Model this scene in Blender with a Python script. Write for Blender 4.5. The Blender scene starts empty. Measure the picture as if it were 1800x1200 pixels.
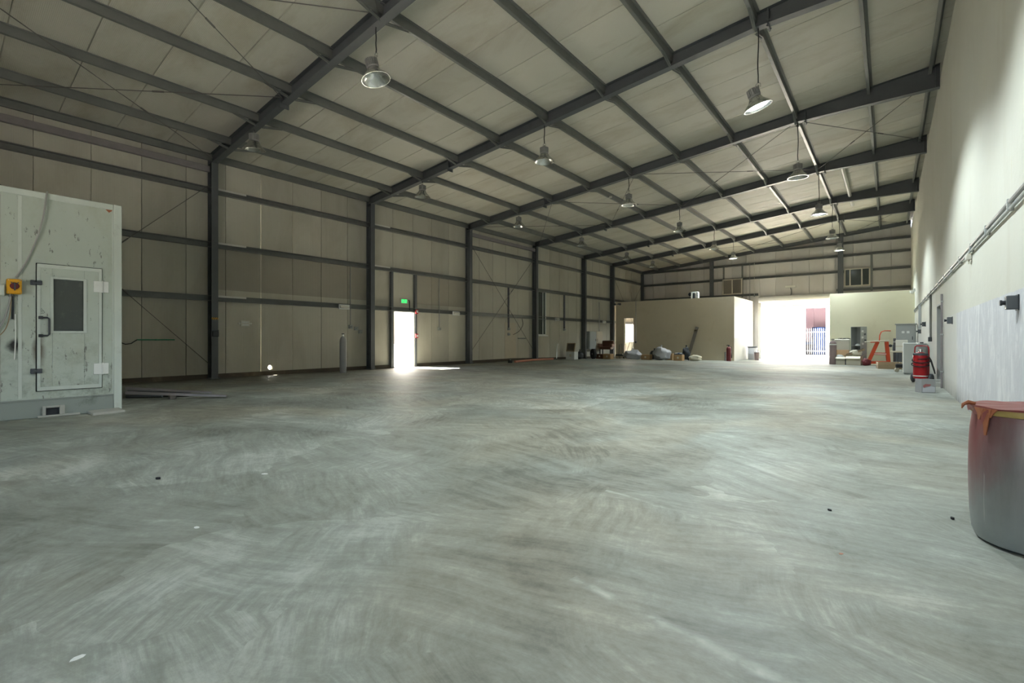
import bpy, bmesh, math, random
from mathutils import Vector, Matrix
random.seed(7)
PI = math.pi
C = bpy.context.scene.collection
SC = bpy.context.scene

# ------------------------------------------------------------------ camera, sky, sun, exposure
CAM_H = 1.2
cam_d = bpy.data.cameras.new('camera'); cam = bpy.data.objects.new('camera', cam_d); C.objects.link(cam)
cam_d.sensor_width = 36.0; cam_d.lens = 16.6; cam_d.shift_y = -5.0/1800.0
cam_d.clip_start = 0.05; cam_d.clip_end = 400
cam.location = (0, 0, CAM_H); cam.rotation_euler = (PI/2, 0, math.radians(38.618))
SC.camera = cam
SC.view_settings.view_transform = 'Standard'
try: SC.view_settings.look = 'None'
except Exception: pass
SC.view_settings.gamma = 1.0
SC.view_settings.use_curve_mapping = False
SC.view_settings.exposure = 1.24

W = bpy.data.worlds.new('sky'); SC.world = W; W.use_nodes = True
wn = W.node_tree; wn.nodes.clear()
wo = wn.nodes.new('ShaderNodeOutputWorld'); wb = wn.nodes.new('ShaderNodeBackground'); ws = wn.nodes.new('ShaderNodeTexSky')
ws.sky_type = 'NISHITA'; ws.sun_disc = False; ws.sun_elevation = math.radians(46); ws.sun_rotation = math.radians(-60)
ws.dust_density = 4.0; ws.air_density = 1.0; ws.ozone_density = 0.6
wb.inputs['Strength'].default_value = 0.68
wn.links.new(ws.outputs[0], wb.inputs[0]); wn.links.new(wb.outputs[0], wo.inputs[0])

sun_d = bpy.data.lights.new('sun', 'SUN'); sun_d.energy = 72.0; sun_d.angle = math.radians(0.6); sun_d.color = (1.0, 0.95, 0.88)
sun = bpy.data.objects.new('sun', sun_d); C.objects.link(sun)
sun.rotation_euler = Vector((0.71, 0.16, -0.68)).to_track_quat('-Z', 'Y').to_euler()

def portal(loc, rot, sx, sy):
    d = bpy.data.lights.new('daylight_portal', 'AREA'); d.shape = 'RECTANGLE'; d.size = sx; d.size_y = sy
    d.cycles.is_portal = True
    o = bpy.data.objects.new('daylight_portal', d); C.objects.link(o); o.location = loc; o.rotation_euler = rot
XL, XR = -16.03, 1.03            # inner faces of the long walls
YN, YB = -5.6, 37.3              # near and back walls
FD = (-5.4, -0.6, 3.7)           # near opening x0, x1, height
BD = (-7.2, -2.75, 3.72)         # back opening
LD = (12.18, 13.23, 2.32)        # side door y0, y1, height
portal(((FD[0]+FD[1])/2, YN-0.15, FD[2]/2), (PI/2, 0, PI), FD[1]-FD[0], FD[2])
portal(((BD[0]+BD[1])/2, YB+0.15, BD[2]/2), (PI/2, 0, 0), BD[1]-BD[0], BD[2]+.3)
portal((XL-0.15, (LD[0]+LD[1])/2, LD[2]/2), (PI/2, 0, PI/2), LD[1]-LD[0], LD[2])
SC.cycles.max_bounces = 12; SC.cycles.diffuse_bounces = 7; SC.cycles.glossy_bounces = 4
SC.cycles.sample_clamp_indirect = 8.0
SC.cycles.caustics_reflective = False; SC.cycles.caustics_refractive = False

# ------------------------------------------------------------------ picture-to-place helpers (real distances)
_a = math.atan(663/830.0); _s, _c = math.sin(_a), math.cos(_a)
def atY(px, Y):                    # x of the sight line through column px where it meets the plane y = Y
    t = (px-900)/830.0; return Y*(_c*t-_s)/(_c+_s*t)
def zY(px, py, Y):
    X = atY(px, Y); return CAM_H+(595-py)*(-_s*X+_c*Y)/830.0
def floor_z(y):
    if y < 20: return 0.0
    t = min(1, (y-20)/12.0); return -0.2*t

# ------------------------------------------------------------------ materials
def M(name, col, rough=0.6, metal=0.0, spec=0.4):
    m = bpy.data.materials.new(name); m.use_nodes = True
    b = m.node_tree.nodes['Principled BSDF']
    b.inputs['Base Color'].default_value = (*col, 1); b.inputs['Roughness'].default_value = rough
    b.inputs['Metallic'].default_value = metal
    b.inputs['Specular IOR Level'].default_value = spec
    return m
class NT:
    def __init__(s, m): s.t = m.node_tree; s.b = s.t.nodes['Principled BSDF']
    def n(s, k, **kw):
        o = s.t.nodes.new(k)
        for a, v in kw.items():
            if a.startswith('i_'): o.inputs[a[2:].replace('_', ' ')].default_value = v
            else: setattr(o, a, v)
        return o
    def l(s, a, b): s.t.links.new(a, b)
    def pos(s, scale=(1,1,1), rot=(0,0,0), obj=False):
        tc = s.n('ShaderNodeTexCoord') if obj else s.n('ShaderNodeNewGeometry')
        mp = s.n('ShaderNodeMapping'); mp.inputs['Scale'].default_value = scale; mp.inputs['Rotation'].default_value = rot
        s.l(tc.outputs['Object' if obj else 'Position'], mp.inputs['Vector']); return mp.outputs[0]
    def noise(s, v, scale, detail=5, rough=0.6, dist=0.0):
        o = s.n('ShaderNodeTexNoise'); s.l(v, o.inputs['Vector'])
        o.inputs['Scale'].default_value = scale; o.inputs['Detail'].default_value = detail
        o.inputs['Roughness'].default_value = rough; o.inputs['Distortion'].default_value = dist
        return o.outputs['Fac']
    def ramp(s, f, stops):
        r = s.n('ShaderNodeValToRGB'); s.l(f, r.inputs[0]); e = r.color_ramp.elements
        while len(e) < len(stops): e.new(0.5)
        for i, (p, c) in enumerate(stops):
            e[i].position = p; e[i].color = (*c, 1) if not isinstance(c, (int, float)) else (c, c, c, 1)
        return r.outputs[0]
    def mix(s, f, a, b, mode='MIX'):
        o = s.n('ShaderNodeMix', data_type='RGBA', blend_type=mode)
        for k, v in ((0, f), (6, a), (7, b)):
            if isinstance(v, (int, float)): o.inputs[k].default_value = v if k == 0 else (v, v, v, 1)
            elif isinstance(v, tuple): o.inputs[k].default_value = (*v, 1)
            else: s.l(v, o.inputs[k])
        return o.outputs[2]
    def math(s, op, a, b=None, c=None, clamp=False):
        o = s.n('ShaderNodeMath', operation=op, use_clamp=clamp)
        for i, v in enumerate((a, b, c)):
            if v is None: continue
            if isinstance(v, (int, float)): o.inputs[i].default_value = v
            else: s.l(v, o.inputs[i])
        return o.outputs[0]
    def sep(s, v):
        o = s.n('ShaderNodeSeparateXYZ'); s.l(v, o.inputs[0]); return o.outputs
    def bump(s, h, strength=0.3, dist=0.02):
        o = s.n('ShaderNodeBump'); o.inputs['Strength'].default_value = strength; o.inputs['Distance'].default_value = dist
        s.l(h, o.inputs['Height']); s.l(o.outputs[0], s.b.inputs['Normal'])
    def col(s, c): s.l(c, s.b.inputs['Base Color'])

def panel_mat(name, a, b, axis, rib=0.055, stain=(0.30, 0.25, 0.18), stain_amt=0.5, rough=0.55, vary=0.10, band=None):
    m = M(name, a, rough); k = NT(m)
    p = k.pos(); X, Y, Z = k.sep(p)
    base = k.mix(k.noise(p, 0.8, 6), a, b)
    st = k.noise(k.pos((0.9, 0.9, 0.25) if axis != 'roof' else (0.35, 0.9, 1)), 1.1, 6, 0.65, 0.6)
    base = k.mix(k.math('MULTIPLY', k.ramp(st, [(0.48, 0.0), (0.80, 1.0)]), stain_amt), base, stain)
    oi = k.n('ShaderNodeObjectInfo')
    v = k.math('MULTIPLY_ADD', oi.outputs['Random'], vary*2, 1-vary)
    base = k.mix(1.0, base, k.mix(1.0, (1, 1, 1), v, 'MULTIPLY'), 'MULTIPLY')
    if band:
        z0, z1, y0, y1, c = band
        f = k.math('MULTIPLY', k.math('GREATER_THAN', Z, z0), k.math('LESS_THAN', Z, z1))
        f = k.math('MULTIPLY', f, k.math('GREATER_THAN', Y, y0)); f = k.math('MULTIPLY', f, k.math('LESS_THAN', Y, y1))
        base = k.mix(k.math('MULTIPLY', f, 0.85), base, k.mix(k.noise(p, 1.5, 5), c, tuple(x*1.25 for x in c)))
    k.col(base)
    coord = {'y': Y, 'x': X, 'roof': Y}[axis]
    w = k.math('SINE', k.math('MULTIPLY', coord, 2*PI/rib))
    w = k.math('MULTIPLY', k.math('ABSOLUTE', w), 1.0)
    k.bump(k.math('ADD', w, k.math('MULTIPLY', k.noise(p, 2.0, 3), 0.8)), 0.45 if axis == 'roof' else 0.3, 0.008)
    return m

MAT = {}
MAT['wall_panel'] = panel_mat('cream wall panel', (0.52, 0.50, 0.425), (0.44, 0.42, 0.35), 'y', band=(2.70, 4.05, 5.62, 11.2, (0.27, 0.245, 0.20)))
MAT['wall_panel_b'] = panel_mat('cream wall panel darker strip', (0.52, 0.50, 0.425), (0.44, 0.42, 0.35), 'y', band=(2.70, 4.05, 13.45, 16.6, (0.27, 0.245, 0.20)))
MAT['roof_panel'] = panel_mat('ribbed roof panel', (0.60, 0.585, 0.51), (0.51, 0.495, 0.42), 'roof', rib=0.05, stain=(0.34, 0.30, 0.20), stain_amt=0.7, vary=0.06)
MAT['back_panel'] = panel_mat('grey ribbed cladding', (0.60, 0.575, 0.55), (0.53, 0.505, 0.48), 'x', rib=0.09, stain_amt=0.2)
MAT['outer'] = M('plain sheet', (0.45, 0.44, 0.40), 0.6)

def steel(name, col, rough=0.45):
    m = M(name, col, rough, 0.0, 0.5); k = NT(m); p = k.pos()
    k.col(k.mix(k.noise(p, 3.0, 6), tuple(c*0.75 for c in col), tuple(c*1.25 for c in col)))
    k.bump(k.noise(p, 25, 3), 0.1, 0.002); return m
MAT['steel'] = steel('dark painted steel', (0.085, 0.092, 0.098))
MAT['purlin'] = steel('grey green purlin steel', (0.15, 0.155, 0.145), 0.38)
MAT['strut'] = steel('violet grey strut paint', (0.22, 0.20, 0.205))
MAT['rod'] = steel('rod steel', (0.12, 0.11, 0.10))
MAT['white_steel'] = steel('pale steel', (0.62, 0.61, 0.57), 0.35)

# floor
m = M('trowelled concrete', (0.4, 0.42, 0.38), 0.62, 0, 0.35); k = NT(m); MAT['floor'] = m
p = k.pos(); X, Y, Z = k.sep(p)
def warped(src, scale, amt, det=3):
    w_ = k.n('ShaderNodeTexNoise'); k.l(p, w_.inputs['Vector']); w_.inputs['Scale'].default_value = scale; w_.inputs['Detail'].default_value = det
    v1 = k.n('ShaderNodeVectorMath', operation='SUBTRACT'); k.l(w_.outputs['Color'], v1.inputs[0]); v1.inputs[1].default_value = (.5, .5, .5)
    v2 = k.n('ShaderNodeVectorMath', operation='MULTIPLY_ADD'); k.l(v1.outputs[0], v2.inputs[0]); v2.inputs[1].default_value = (amt, amt, 0); k.l(src, v2.inputs[2])
    return v2.outputs[0]
wp = warped(p, 0.35, 1.0, 2)
def strokes(cell_scale, sc, a0, a1, off):
    vo = k.n('ShaderNodeTexVoronoi'); k.l(warped(p, 1.1, 1.4, 4), vo.inputs['Vector']); vo.inputs['Scale'].default_value = cell_scale
    r_, g_, b_ = k.sep(vo.outputs['Color'])
    ro = k.n('ShaderNodeVectorRotate', rotation_type='Z_AXIS'); k.l(wp, ro.inputs['Vector'])
    k.l(k.math('MULTIPLY_ADD', r_, a1-a0, a0), ro.inputs['Angle'])
    mp = k.n('ShaderNodeMapping'); mp.inputs['Scale'].default_value = sc; mp.inputs['Location'].default_value = (off, off, 0); k.l(ro.outputs[0], mp.inputs['Vector'])
    return k.noise(mp.outputs[0], 1.0, 8, 0.72, 0.25), g_
patch = k.noise(warped(p, 0.9, 0.8), 0.42, 7, 0.6, 0.8)
s1, g1 = strokes(0.40, (0.8, 7.5, 1), -0.8, 0.7, 0)
s2, g2 = strokes(0.75, (2.2, 17.0, 1), -0.3, 1.5, 17)
streak = k.mix(k.ramp(k.noise(warped(p, 1.5, 0.7), 0.75, 4), [(0.46, 0.08), (0.56, 0.85)]), s1, s2)
mott = k.noise(warped(p, 2.0, 0.5), 1.7, 9, 0.74, 0.3)
big = k.mix(0.37, k.mix(0.45, patch, mott), streak)
big = k.math('ADD', big, k.math('MULTIPLY', k.math('SUBTRACT', g1, 0.5), 0.07))
grain0 = k.noise(p, 22, 6, 0.75)
big = k.math('ADD', big, k.math('MULTIPLY', k.math('SUBTRACT', grain0, 0.5), 0.12))
col = k.ramp(big, [(0.39, (0.135, 0.136, 0.118)), (0.46, (0.225, 0.23, 0.205)), (0.53, (0.305, 0.315, 0.288)), (0.615, (0.46, 0.472, 0.44))])
tint = k.ramp(k.noise(p, 0.33, 4, 0.5, 0.7), [(0.40, (1.05, 0.99, 0.90)), (0.55, (0.98, 1.0, 0.98)), (0.68, (0.965, 1.0, 0.99))])
col = k.mix(1.0, col, tint, 'MULTIPLY')
dk = k.ramp(k.noise(wp, 0.9, 7, 0.75, 0.4), [(0.60, 0.0), (0.74, 0.5)])
col = k.mix(dk, col, (0.20, 0.20, 0.185))
grain = k.noise(p, 60, 4, 0.7)
col = k.mix(0.35, col, k.mix(grain, (0.22, 0.23, 0.21), (0.52, 0.53, 0.50)), 'SOFT_LIGHT')
# grime along the foot of the left wall
gl = k.math('MULTIPLY', k.ramp(k.math('MULTIPLY_ADD', k.noise(p, 1.3, 5), 1.6, k.math('SUBTRACT', -15.6, X)), [(0.45, 0.0), (1.0, 1.0)]), 0.75)
col = k.mix(gl, col, (0.10, 0.085, 0.065))
# pale repaired joint lines
def pale_line(x0, y0, x1, y1, w, amt, base):
    dx, dy = x1-x0, y1-y0; L = math.hypot(dx, dy)
    u = k.math('MULTIPLY_ADD', X, dx/L, k.math('MULTIPLY_ADD', Y, dy/L, -(x0*dx+y0*dy)/L))
    v = k.math('MULTIPLY_ADD', X, -dy/L, k.math('MULTIPLY_ADD', Y, dx/L, (x0*dy-y0*dx)/L))
    v = k.math('MULTIPLY_ADD', k.noise(p, 1.5, 3), 0.16, k.math('SUBTRACT', v, 0.08))
    f = k.math('SUBTRACT', 1.0, k.math('DIVIDE', k.math('ABSOLUTE', v), w), clamp=True)
    f = k.math('MULTIPLY', f, k.math('GREATER_THAN', u, 0)); f = k.math('MULTIPLY', f, k.math('LESS_THAN', u, L))
    f = k.math('MULTIPLY', f, k.ramp(k.noise(p, 5.0, 4), [(0.4, 0.1), (0.62, 1.0)]))
    return k.mix(k.math('MULTIPLY', f, amt), base, (0.64, 0.66, 0.60))
col = pale_line(-1.24, 2.05, 0.02, 1.82, 0.045, 0.6, col)
col = pale_line(-1.75, 3.4, -1.0, 3.25, 0.03, 0.45, col)
k.col(col)
k.l(k.ramp(big, [(0.3, 0.52), (0.7, 0.66)]), k.b.inputs['Roughness'])
k.bump(k.math('ADD', k.math('MULTIPLY', streak, 0.7), k.math('MULTIPLY', grain, 0.25)), 0.22, 0.008)

# right masonry wall: cream plaster with a worn grey dado
m = M('plastered masonry', (0.62, 0.60, 0.50), 0.8, 0, 0.25); k = NT(m); MAT['plaster'] = m
p = k.pos(); X, Y, Z = k.sep(p)
cream = k.mix(k.noise(p, 0.7, 6), (0.60, 0.60, 0.535), (0.52, 0.515, 0.44))
cream = k.mix(k.math('MULTIPLY', k.ramp(k.noise(k.pos((1, 1.2, 0.2)), 1.6, 6), [(0.55, 0), (0.8, 1)]), 0.35), cream, (0.42, 0.37, 0.27))
grey = k.mix(k.noise(k.pos((1, 1.5, 0.5)), 1.6, 7, 0.7), (0.40, 0.41, 0.435), (0.60, 0.605, 0.62))
grey = k.mix(k.ramp(k.noise(k.pos((1, 2.5, 0.9)), 1.7, 8, 0.75, 0.8), [(0.48, 0), (0.66, 0.75)]), grey, (0.72, 0.72, 0.71))
low = k.math('SUBTRACT', 1.0, k.math('DIVIDE', Z, 0.35), clamp=True)
edge = k.math('MULTIPLY_ADD', k.noise(p, 6, 4), 0.04, 1.68)
f = k.math('MULTIPLY', k.math('LESS_THAN', Z, edge), k.math('LESS_THAN', Y, k.math('MULTIPLY_ADD', k.noise(p, 3, 3), 0.5, 12.4)))
c_ = k.mix(f, cream, grey)
low2 = k.math('MULTIPLY', k.math('LESS_THAN', Z, edge), k.math('GREATER_THAN', Y, 12.4))
c_ = k.mix(k.math('MULTIPLY', low2, 0.5), c_, (0.56, 0.56, 0.55))
c_ = k.mix(k.math('MULTIPLY', low, k.noise(p, 2.5, 5)), c_, (0.16, 0.15, 0.12))
drip = k.math('MULTIPLY', k.ramp(k.noise(k.pos((1, 6, 0.8)), 1.6, 5), [(0.66, 0), (0.74, 0.35)]), 1.0)
c_ = k.mix(drip, c_, (0.55, 0.50, 0.30))
k.col(c_); k.bump(k.math('ADD', k.noise(p, 9, 5), k.math('MULTIPLY', k.noise(p, 2, 3), 1.5)), 0.35, 0.012)

def plaster(name, a, b, st=(0.42, 0.33, 0.2), amt=0.3):
    m = M(name, a, 0.8, 0, 0.25); k = NT(m); p = k.pos()
    c = k.mix(k.noise(p, 0.6, 6), a, b)
    c = k.mix(k.math('MULTIPLY', k.ramp(k.noise(p, 1.1, 6, 0.65, 0.6), [(0.55, 0), (0.75, 1)]), amt), c, st)
    k.col(c); k.bump(k.noise(p, 8, 4), 0.25, 0.01); return m
MAT['annex'] = plaster('beige painted block', (0.62, 0.55, 0.42), (0.55, 0.48, 0.36))
MAT['annex_white'] = plaster('white painted block', (0.74, 0.73, 0.70), (0.68, 0.67, 0.64), amt=0.1)
MAT['store'] = plaster('pale yellow painted block', (0.80, 0.78, 0.60), (0.74, 0.71, 0.53), amt=0.12)
MAT['ground'] = plaster('sandy paving', (0.72, 0.68, 0.60), (0.65, 0.61, 0.54))
MAT['dark_ground'] = plaster('dark unseen ground', (0.30, 0.29, 0.27), (0.24, 0.23, 0.22), amt=.1)
MAT['kerb'] = plaster('grimy concrete kerb', (0.13, 0.11, 0.085), (0.07, 0.06, 0.045))
MAT['concrete'] = plaster('raw concrete', (0.42, 0.42, 0.38), (0.34, 0.34, 0.31))

def worn(name, col, dirt, amt=0.5, scale=2.5, rough=0.5, metal=0.0):
    m = M(name, col, rough, metal); k = NT(m); p = k.pos()
    c = k.mix(k.noise(p, 1.2, 5), col, tuple(min(1, x*0.88) for x in col))
    c = k.mix(k.math('MULTIPLY', k.ramp(k.noise(p, scale, 8, 0.72), [(0.56, 0), (0.76, 1)]), amt), c, dirt)
    k.col(c); k.bump(k.noise(p, 20, 3), 0.08, 0.003); return m
# booth sheet: scratches, overspray and a dark burn mark beside the door
m = M('booth sheet', (0.56, 0.61, 0.54), 0.42, 0, 0.45); k = NT(m); MAT['booth'] = m
p = k.pos(); X, Y, Z = k.sep(p)
c_ = k.mix(k.noise(p, 1.1, 5), (0.46, 0.515, 0.465), (0.385, 0.435, 0.385))
c_ = k.mix(k.ramp(k.noise(k.pos((1, 1, 0.7)), 2.3, 8, 0.7), [(0.50, 0), (0.75, 0.5)]), c_, (0.33, 0.33, 0.23))
lowz = k.math('SUBTRACT', 1.0, k.math('DIVIDE', Z, 1.5), clamp=True)
c_ = k.mix(k.math('MULTIPLY', lowz, k.ramp(k.noise(p, 4.5, 8, 0.75), [(0.47, 0), (0.66, 0.85)])), c_, (0.16, 0.17, 0.13))
c_ = k.mix(k.ramp(k.noise(k.pos((1, 1, 0.35)), 16, 4, 0.7), [(0.62, 0), (0.67, 0.85)]), c_, (0.13, 0.13, 0.12))
def blot(y, z, ry, rz, base, colr, amt=1.0):
    a = k.math('DIVIDE', k.math('SUBTRACT', Y, y), ry); b = k.math('DIVIDE', k.math('SUBTRACT', Z, z), rz)
    d = k.math('SQRT', k.math('ADD', k.math('MULTIPLY', a, a), k.math('MULTIPLY', b, b)))
    d = k.math('ADD', d, k.math('MULTIPLY', k.math('SUBTRACT', k.noise(p, 9, 5), 0.5), 0.9))
    return k.mix(k.math('MULTIPLY', k.ramp(d, [(0.35, 1.0), (1.0, 0.0)]), amt), base, colr)
c_ = blot(0.87, 1.10, 0.115, 0.13, c_, (0.012, 0.012, 0.012))
c_ = blot(1.12, 1.02, 0.085, 0.30, c_, (0.10, 0.075, 0.05), 0.85)
c_ = blot(2.085, 0.75, 0.03, 0.10, c_, (0.12, 0.08, 0.05), 0.8)
k.col(c_); k.bump(k.noise(p, 14, 4), 0.1, 0.004)
MAT['booth_trim'] = worn('booth trim', (0.53, 0.585, 0.54), (0.25, 0.26, 0.22), 0.35, 5)
MAT['plinth'] = worn('booth plinth', (0.27, 0.30, 0.275), (0.06, 0.07, 0.05), 0.9, 2.4)

MAT['white'] = worn('white enamel', (0.74, 0.76, 0.74), (0.4, 0.38, 0.33), 0.25)
MAT['offwhite'] = worn('off white enamel', (0.66, 0.65, 0.58), (0.35, 0.3, 0.22), 0.35)
MAT['grey'] = worn('grey enamel', (0.36, 0.38, 0.37), (0.2, 0.17, 0.13), 0.3)
MAT['dgrey'] = worn('dark grey', (0.075, 0.085, 0.095), (0.16, 0.15, 0.14), 0.3)
MAT['black'] = M('black plastic', (0.022, 0.026, 0.032), 0.45)
MAT['rubber'] = M('rubber', (0.02, 0.02, 0.02), 0.75)
MAT['red'] = worn('red paint', (0.42, 0.012, 0.018), (0.15, 0.01, 0.01), 0.3, 3, 0.32)
MAT['orange'] = worn('red orange paint', (0.62, 0.075, 0.02), (0.3, 0.05, 0.02), 0.35, 6, 0.42)
MAT['darkred'] = worn('dark red paint', (0.14, 0.018, 0.022), (0.05, 0.02, 0.02), 0.3)
MAT['yellow'] = worn('yellow plastic', (0.72, 0.36, 0.012), (0.4, 0.22, 0.03), 0.3, 8, 0.4)
MAT['green'] = M('green pipe', (0.03, 0.22, 0.11), 0.5)
MAT['alu'] = M('spun aluminium', (0.74, 0.74, 0.71), 0.24, 0.95)
MAT['chrome'] = M('chromed steel', (0.7, 0.7, 0.7), 0.2, 1.0)
MAT['fin'] = steel('lamp driver grey', (0.30, 0.30, 0.29), 0.4)
MAT['card'] = worn('cardboard', (0.42, 0.27, 0.135), (0.28, 0.17, 0.08), 0.4)
MAT['wood'] = worn('weathered timber', (0.30, 0.22, 0.13), (0.12, 0.09, 0.06), 0.5)
MAT['darkwood'] = worn('dark timber', (0.10, 0.085, 0.065), (0.05, 0.04, 0.03), 0.5)
MAT['brown'] = worn('brown upholstery', (0.12, 0.05, 0.025), (0.05, 0.03, 0.02), 0.4)
MAT['tarp'] = worn('grey plastic sheet', (0.46, 0.47, 0.50), (0.30, 0.30, 0.32), 0.4)
MAT['paper'] = worn('torn paper wrapping', (0.62, 0.58, 0.46), (0.30, 0.25, 0.17), 0.5)
MAT['beige'] = worn('beige plastic', (0.56, 0.50, 0.39), (0.35, 0.3, 0.22), 0.3)
MAT['gasbottle'] = worn('mauve grey cylinder paint', (0.27, 0.20, 0.20), (0.16, 0.12, 0.12), 0.4)
MAT['greycyl'] = worn('grey cylinder paint', (0.30, 0.30, 0.30), (0.16, 0.15, 0.14), 0.4)
MAT['pinkpipe'] = worn('salmon plastic pipe', (0.62, 0.26, 0.18), (0.3, 0.13, 0.09), 0.4)
MAT['pink'] = worn('faded pink sheet', (0.50, 0.36, 0.45), (0.42, 0.28, 0.37), 0.3)
MAT['blue'] = worn('blue paint', (0.02, 0.06, 0.22), (0.03, 0.03, 0.05), 0.4)
MAT['fencepaint'] = worn('pale grey fence paint', (0.30, 0.31, 0.33), (0.2, 0.2, 0.2), 0.3)
MAT['smear'] = worn('pink red smear', (0.34, 0.12, 0.12), (0.3, 0.28, 0.28), 0.7, 20)
MAT['filter'] = M('louvre brown', (0.17, 0.15, 0.125), 0.7)
MAT['timber_frame'] = worn('pale timber frame', (0.55, 0.50, 0.41), (0.35, 0.3, 0.22), 0.3)
def glass(name, col, rough=0.06, tr=1.0):
    m = M(name, col, rough); b = m.node_tree.nodes['Principled BSDF']
    b.inputs['Transmission Weight'].default_value = tr; b.inputs['IOR'].default_value = 1.45; return m
MAT['glass'] = glass('dusty glass', (0.55, 0.6, 0.58), 0.15, 0.6)
MAT['darkglass'] = worn('dust covered dark pane', (0.055, 0.065, 0.06), (0.16, 0.17, 0.15), 0.35, 9, 0.12)
def emit(name, col, st):
    m = bpy.data.materials.new(name); m.use_nodes = True; t = m.node_tree; t.nodes.clear()
    o = t.nodes.new('ShaderNodeOutputMaterial'); e = t.nodes.new('ShaderNodeEmission')
    e.inputs[0].default_value = (*col, 1); e.inputs[1].default_value = st; t.links.new(e.outputs[0], o.inputs[0]); return m
MAT['lit'] = emit('lit lamp face', (0.86, 0.98, 1.0), 14.0)
MAT['unlit'] = M('unlit lamp face', (0.42, 0.44, 0.40), 0.35)
MAT['exit_green'] = emit('exit sign face', (0.04, 0.62, 0.12), 0.9)
# drum: weathered steel with red overspray, red skin lid
m = M('weathered drum', (0.3, 0.31, 0.3), 0.42, 0.25, 0.5); k = NT(m); MAT['drum'] = m
p = k.pos(obj=True); X, Y, Z = k.sep(p)
c_ = k.mix(k.noise(k.pos((3, 3, 0.35), obj=True), 3.0, 7, 0.7), (0.10, 0.092, 0.092), (0.30, 0.29, 0.285))
low = k.ramp(Z, [(0.08, 1.0), (0.45, 0.0)])
c_ = k.mix(k.math('MULTIPLY', low, 0.75), c_, k.mix(k.noise(p, 6, 6, 0.7), (0.25, 0.28, 0.27), (0.40, 0.43, 0.42)))
side = k.math('MULTIPLY_ADD', X, -2.6, k.math('MULTIPLY_ADD', Y, 0.9, 0.05))
up = k.math('MULTIPLY_ADD', Z, 1.3, k.math('MULTIPLY', side, 0.9))
rf = k.ramp(k.math('MULTIPLY_ADD', k.noise(k.pos((2, 2, 0.6), obj=True), 3, 5), 0.9, k.math('SUBTRACT', up, 0.9)), [(0.35, 0.0), (1.0, 0.85)])
c_ = k.mix(rf, c_, (0.20, 0.032, 0.035))
sc = k.ramp(k.noise(k.pos((9, 9, 0.5), obj=True), 4, 4, 0.6), [(0.70, 0.0), (0.76, 0.5)])
c_ = k.mix(sc, c_, (0.45, 0.42, 0.40))
k.col(c_); k.bump(k.noise(p, 30, 4), 0.15, 0.003)
MAT['skin'] = worn('dried red paint skin', (0.22, 0.055, 0.05), (0.30, 0.13, 0.07), 0.5, 5, 0.4)
MAT['skin2'] = worn('dried orange paint run', (0.34, 0.12, 0.055), (0.20, 0.04, 0.03), 0.5, 8, 0.4)
MAT['band'] = worn('brassy rim band', (0.36, 0.27, 0.09), (0.2, 0.09, 0.04), 0.4, 6, 0.4)

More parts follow.
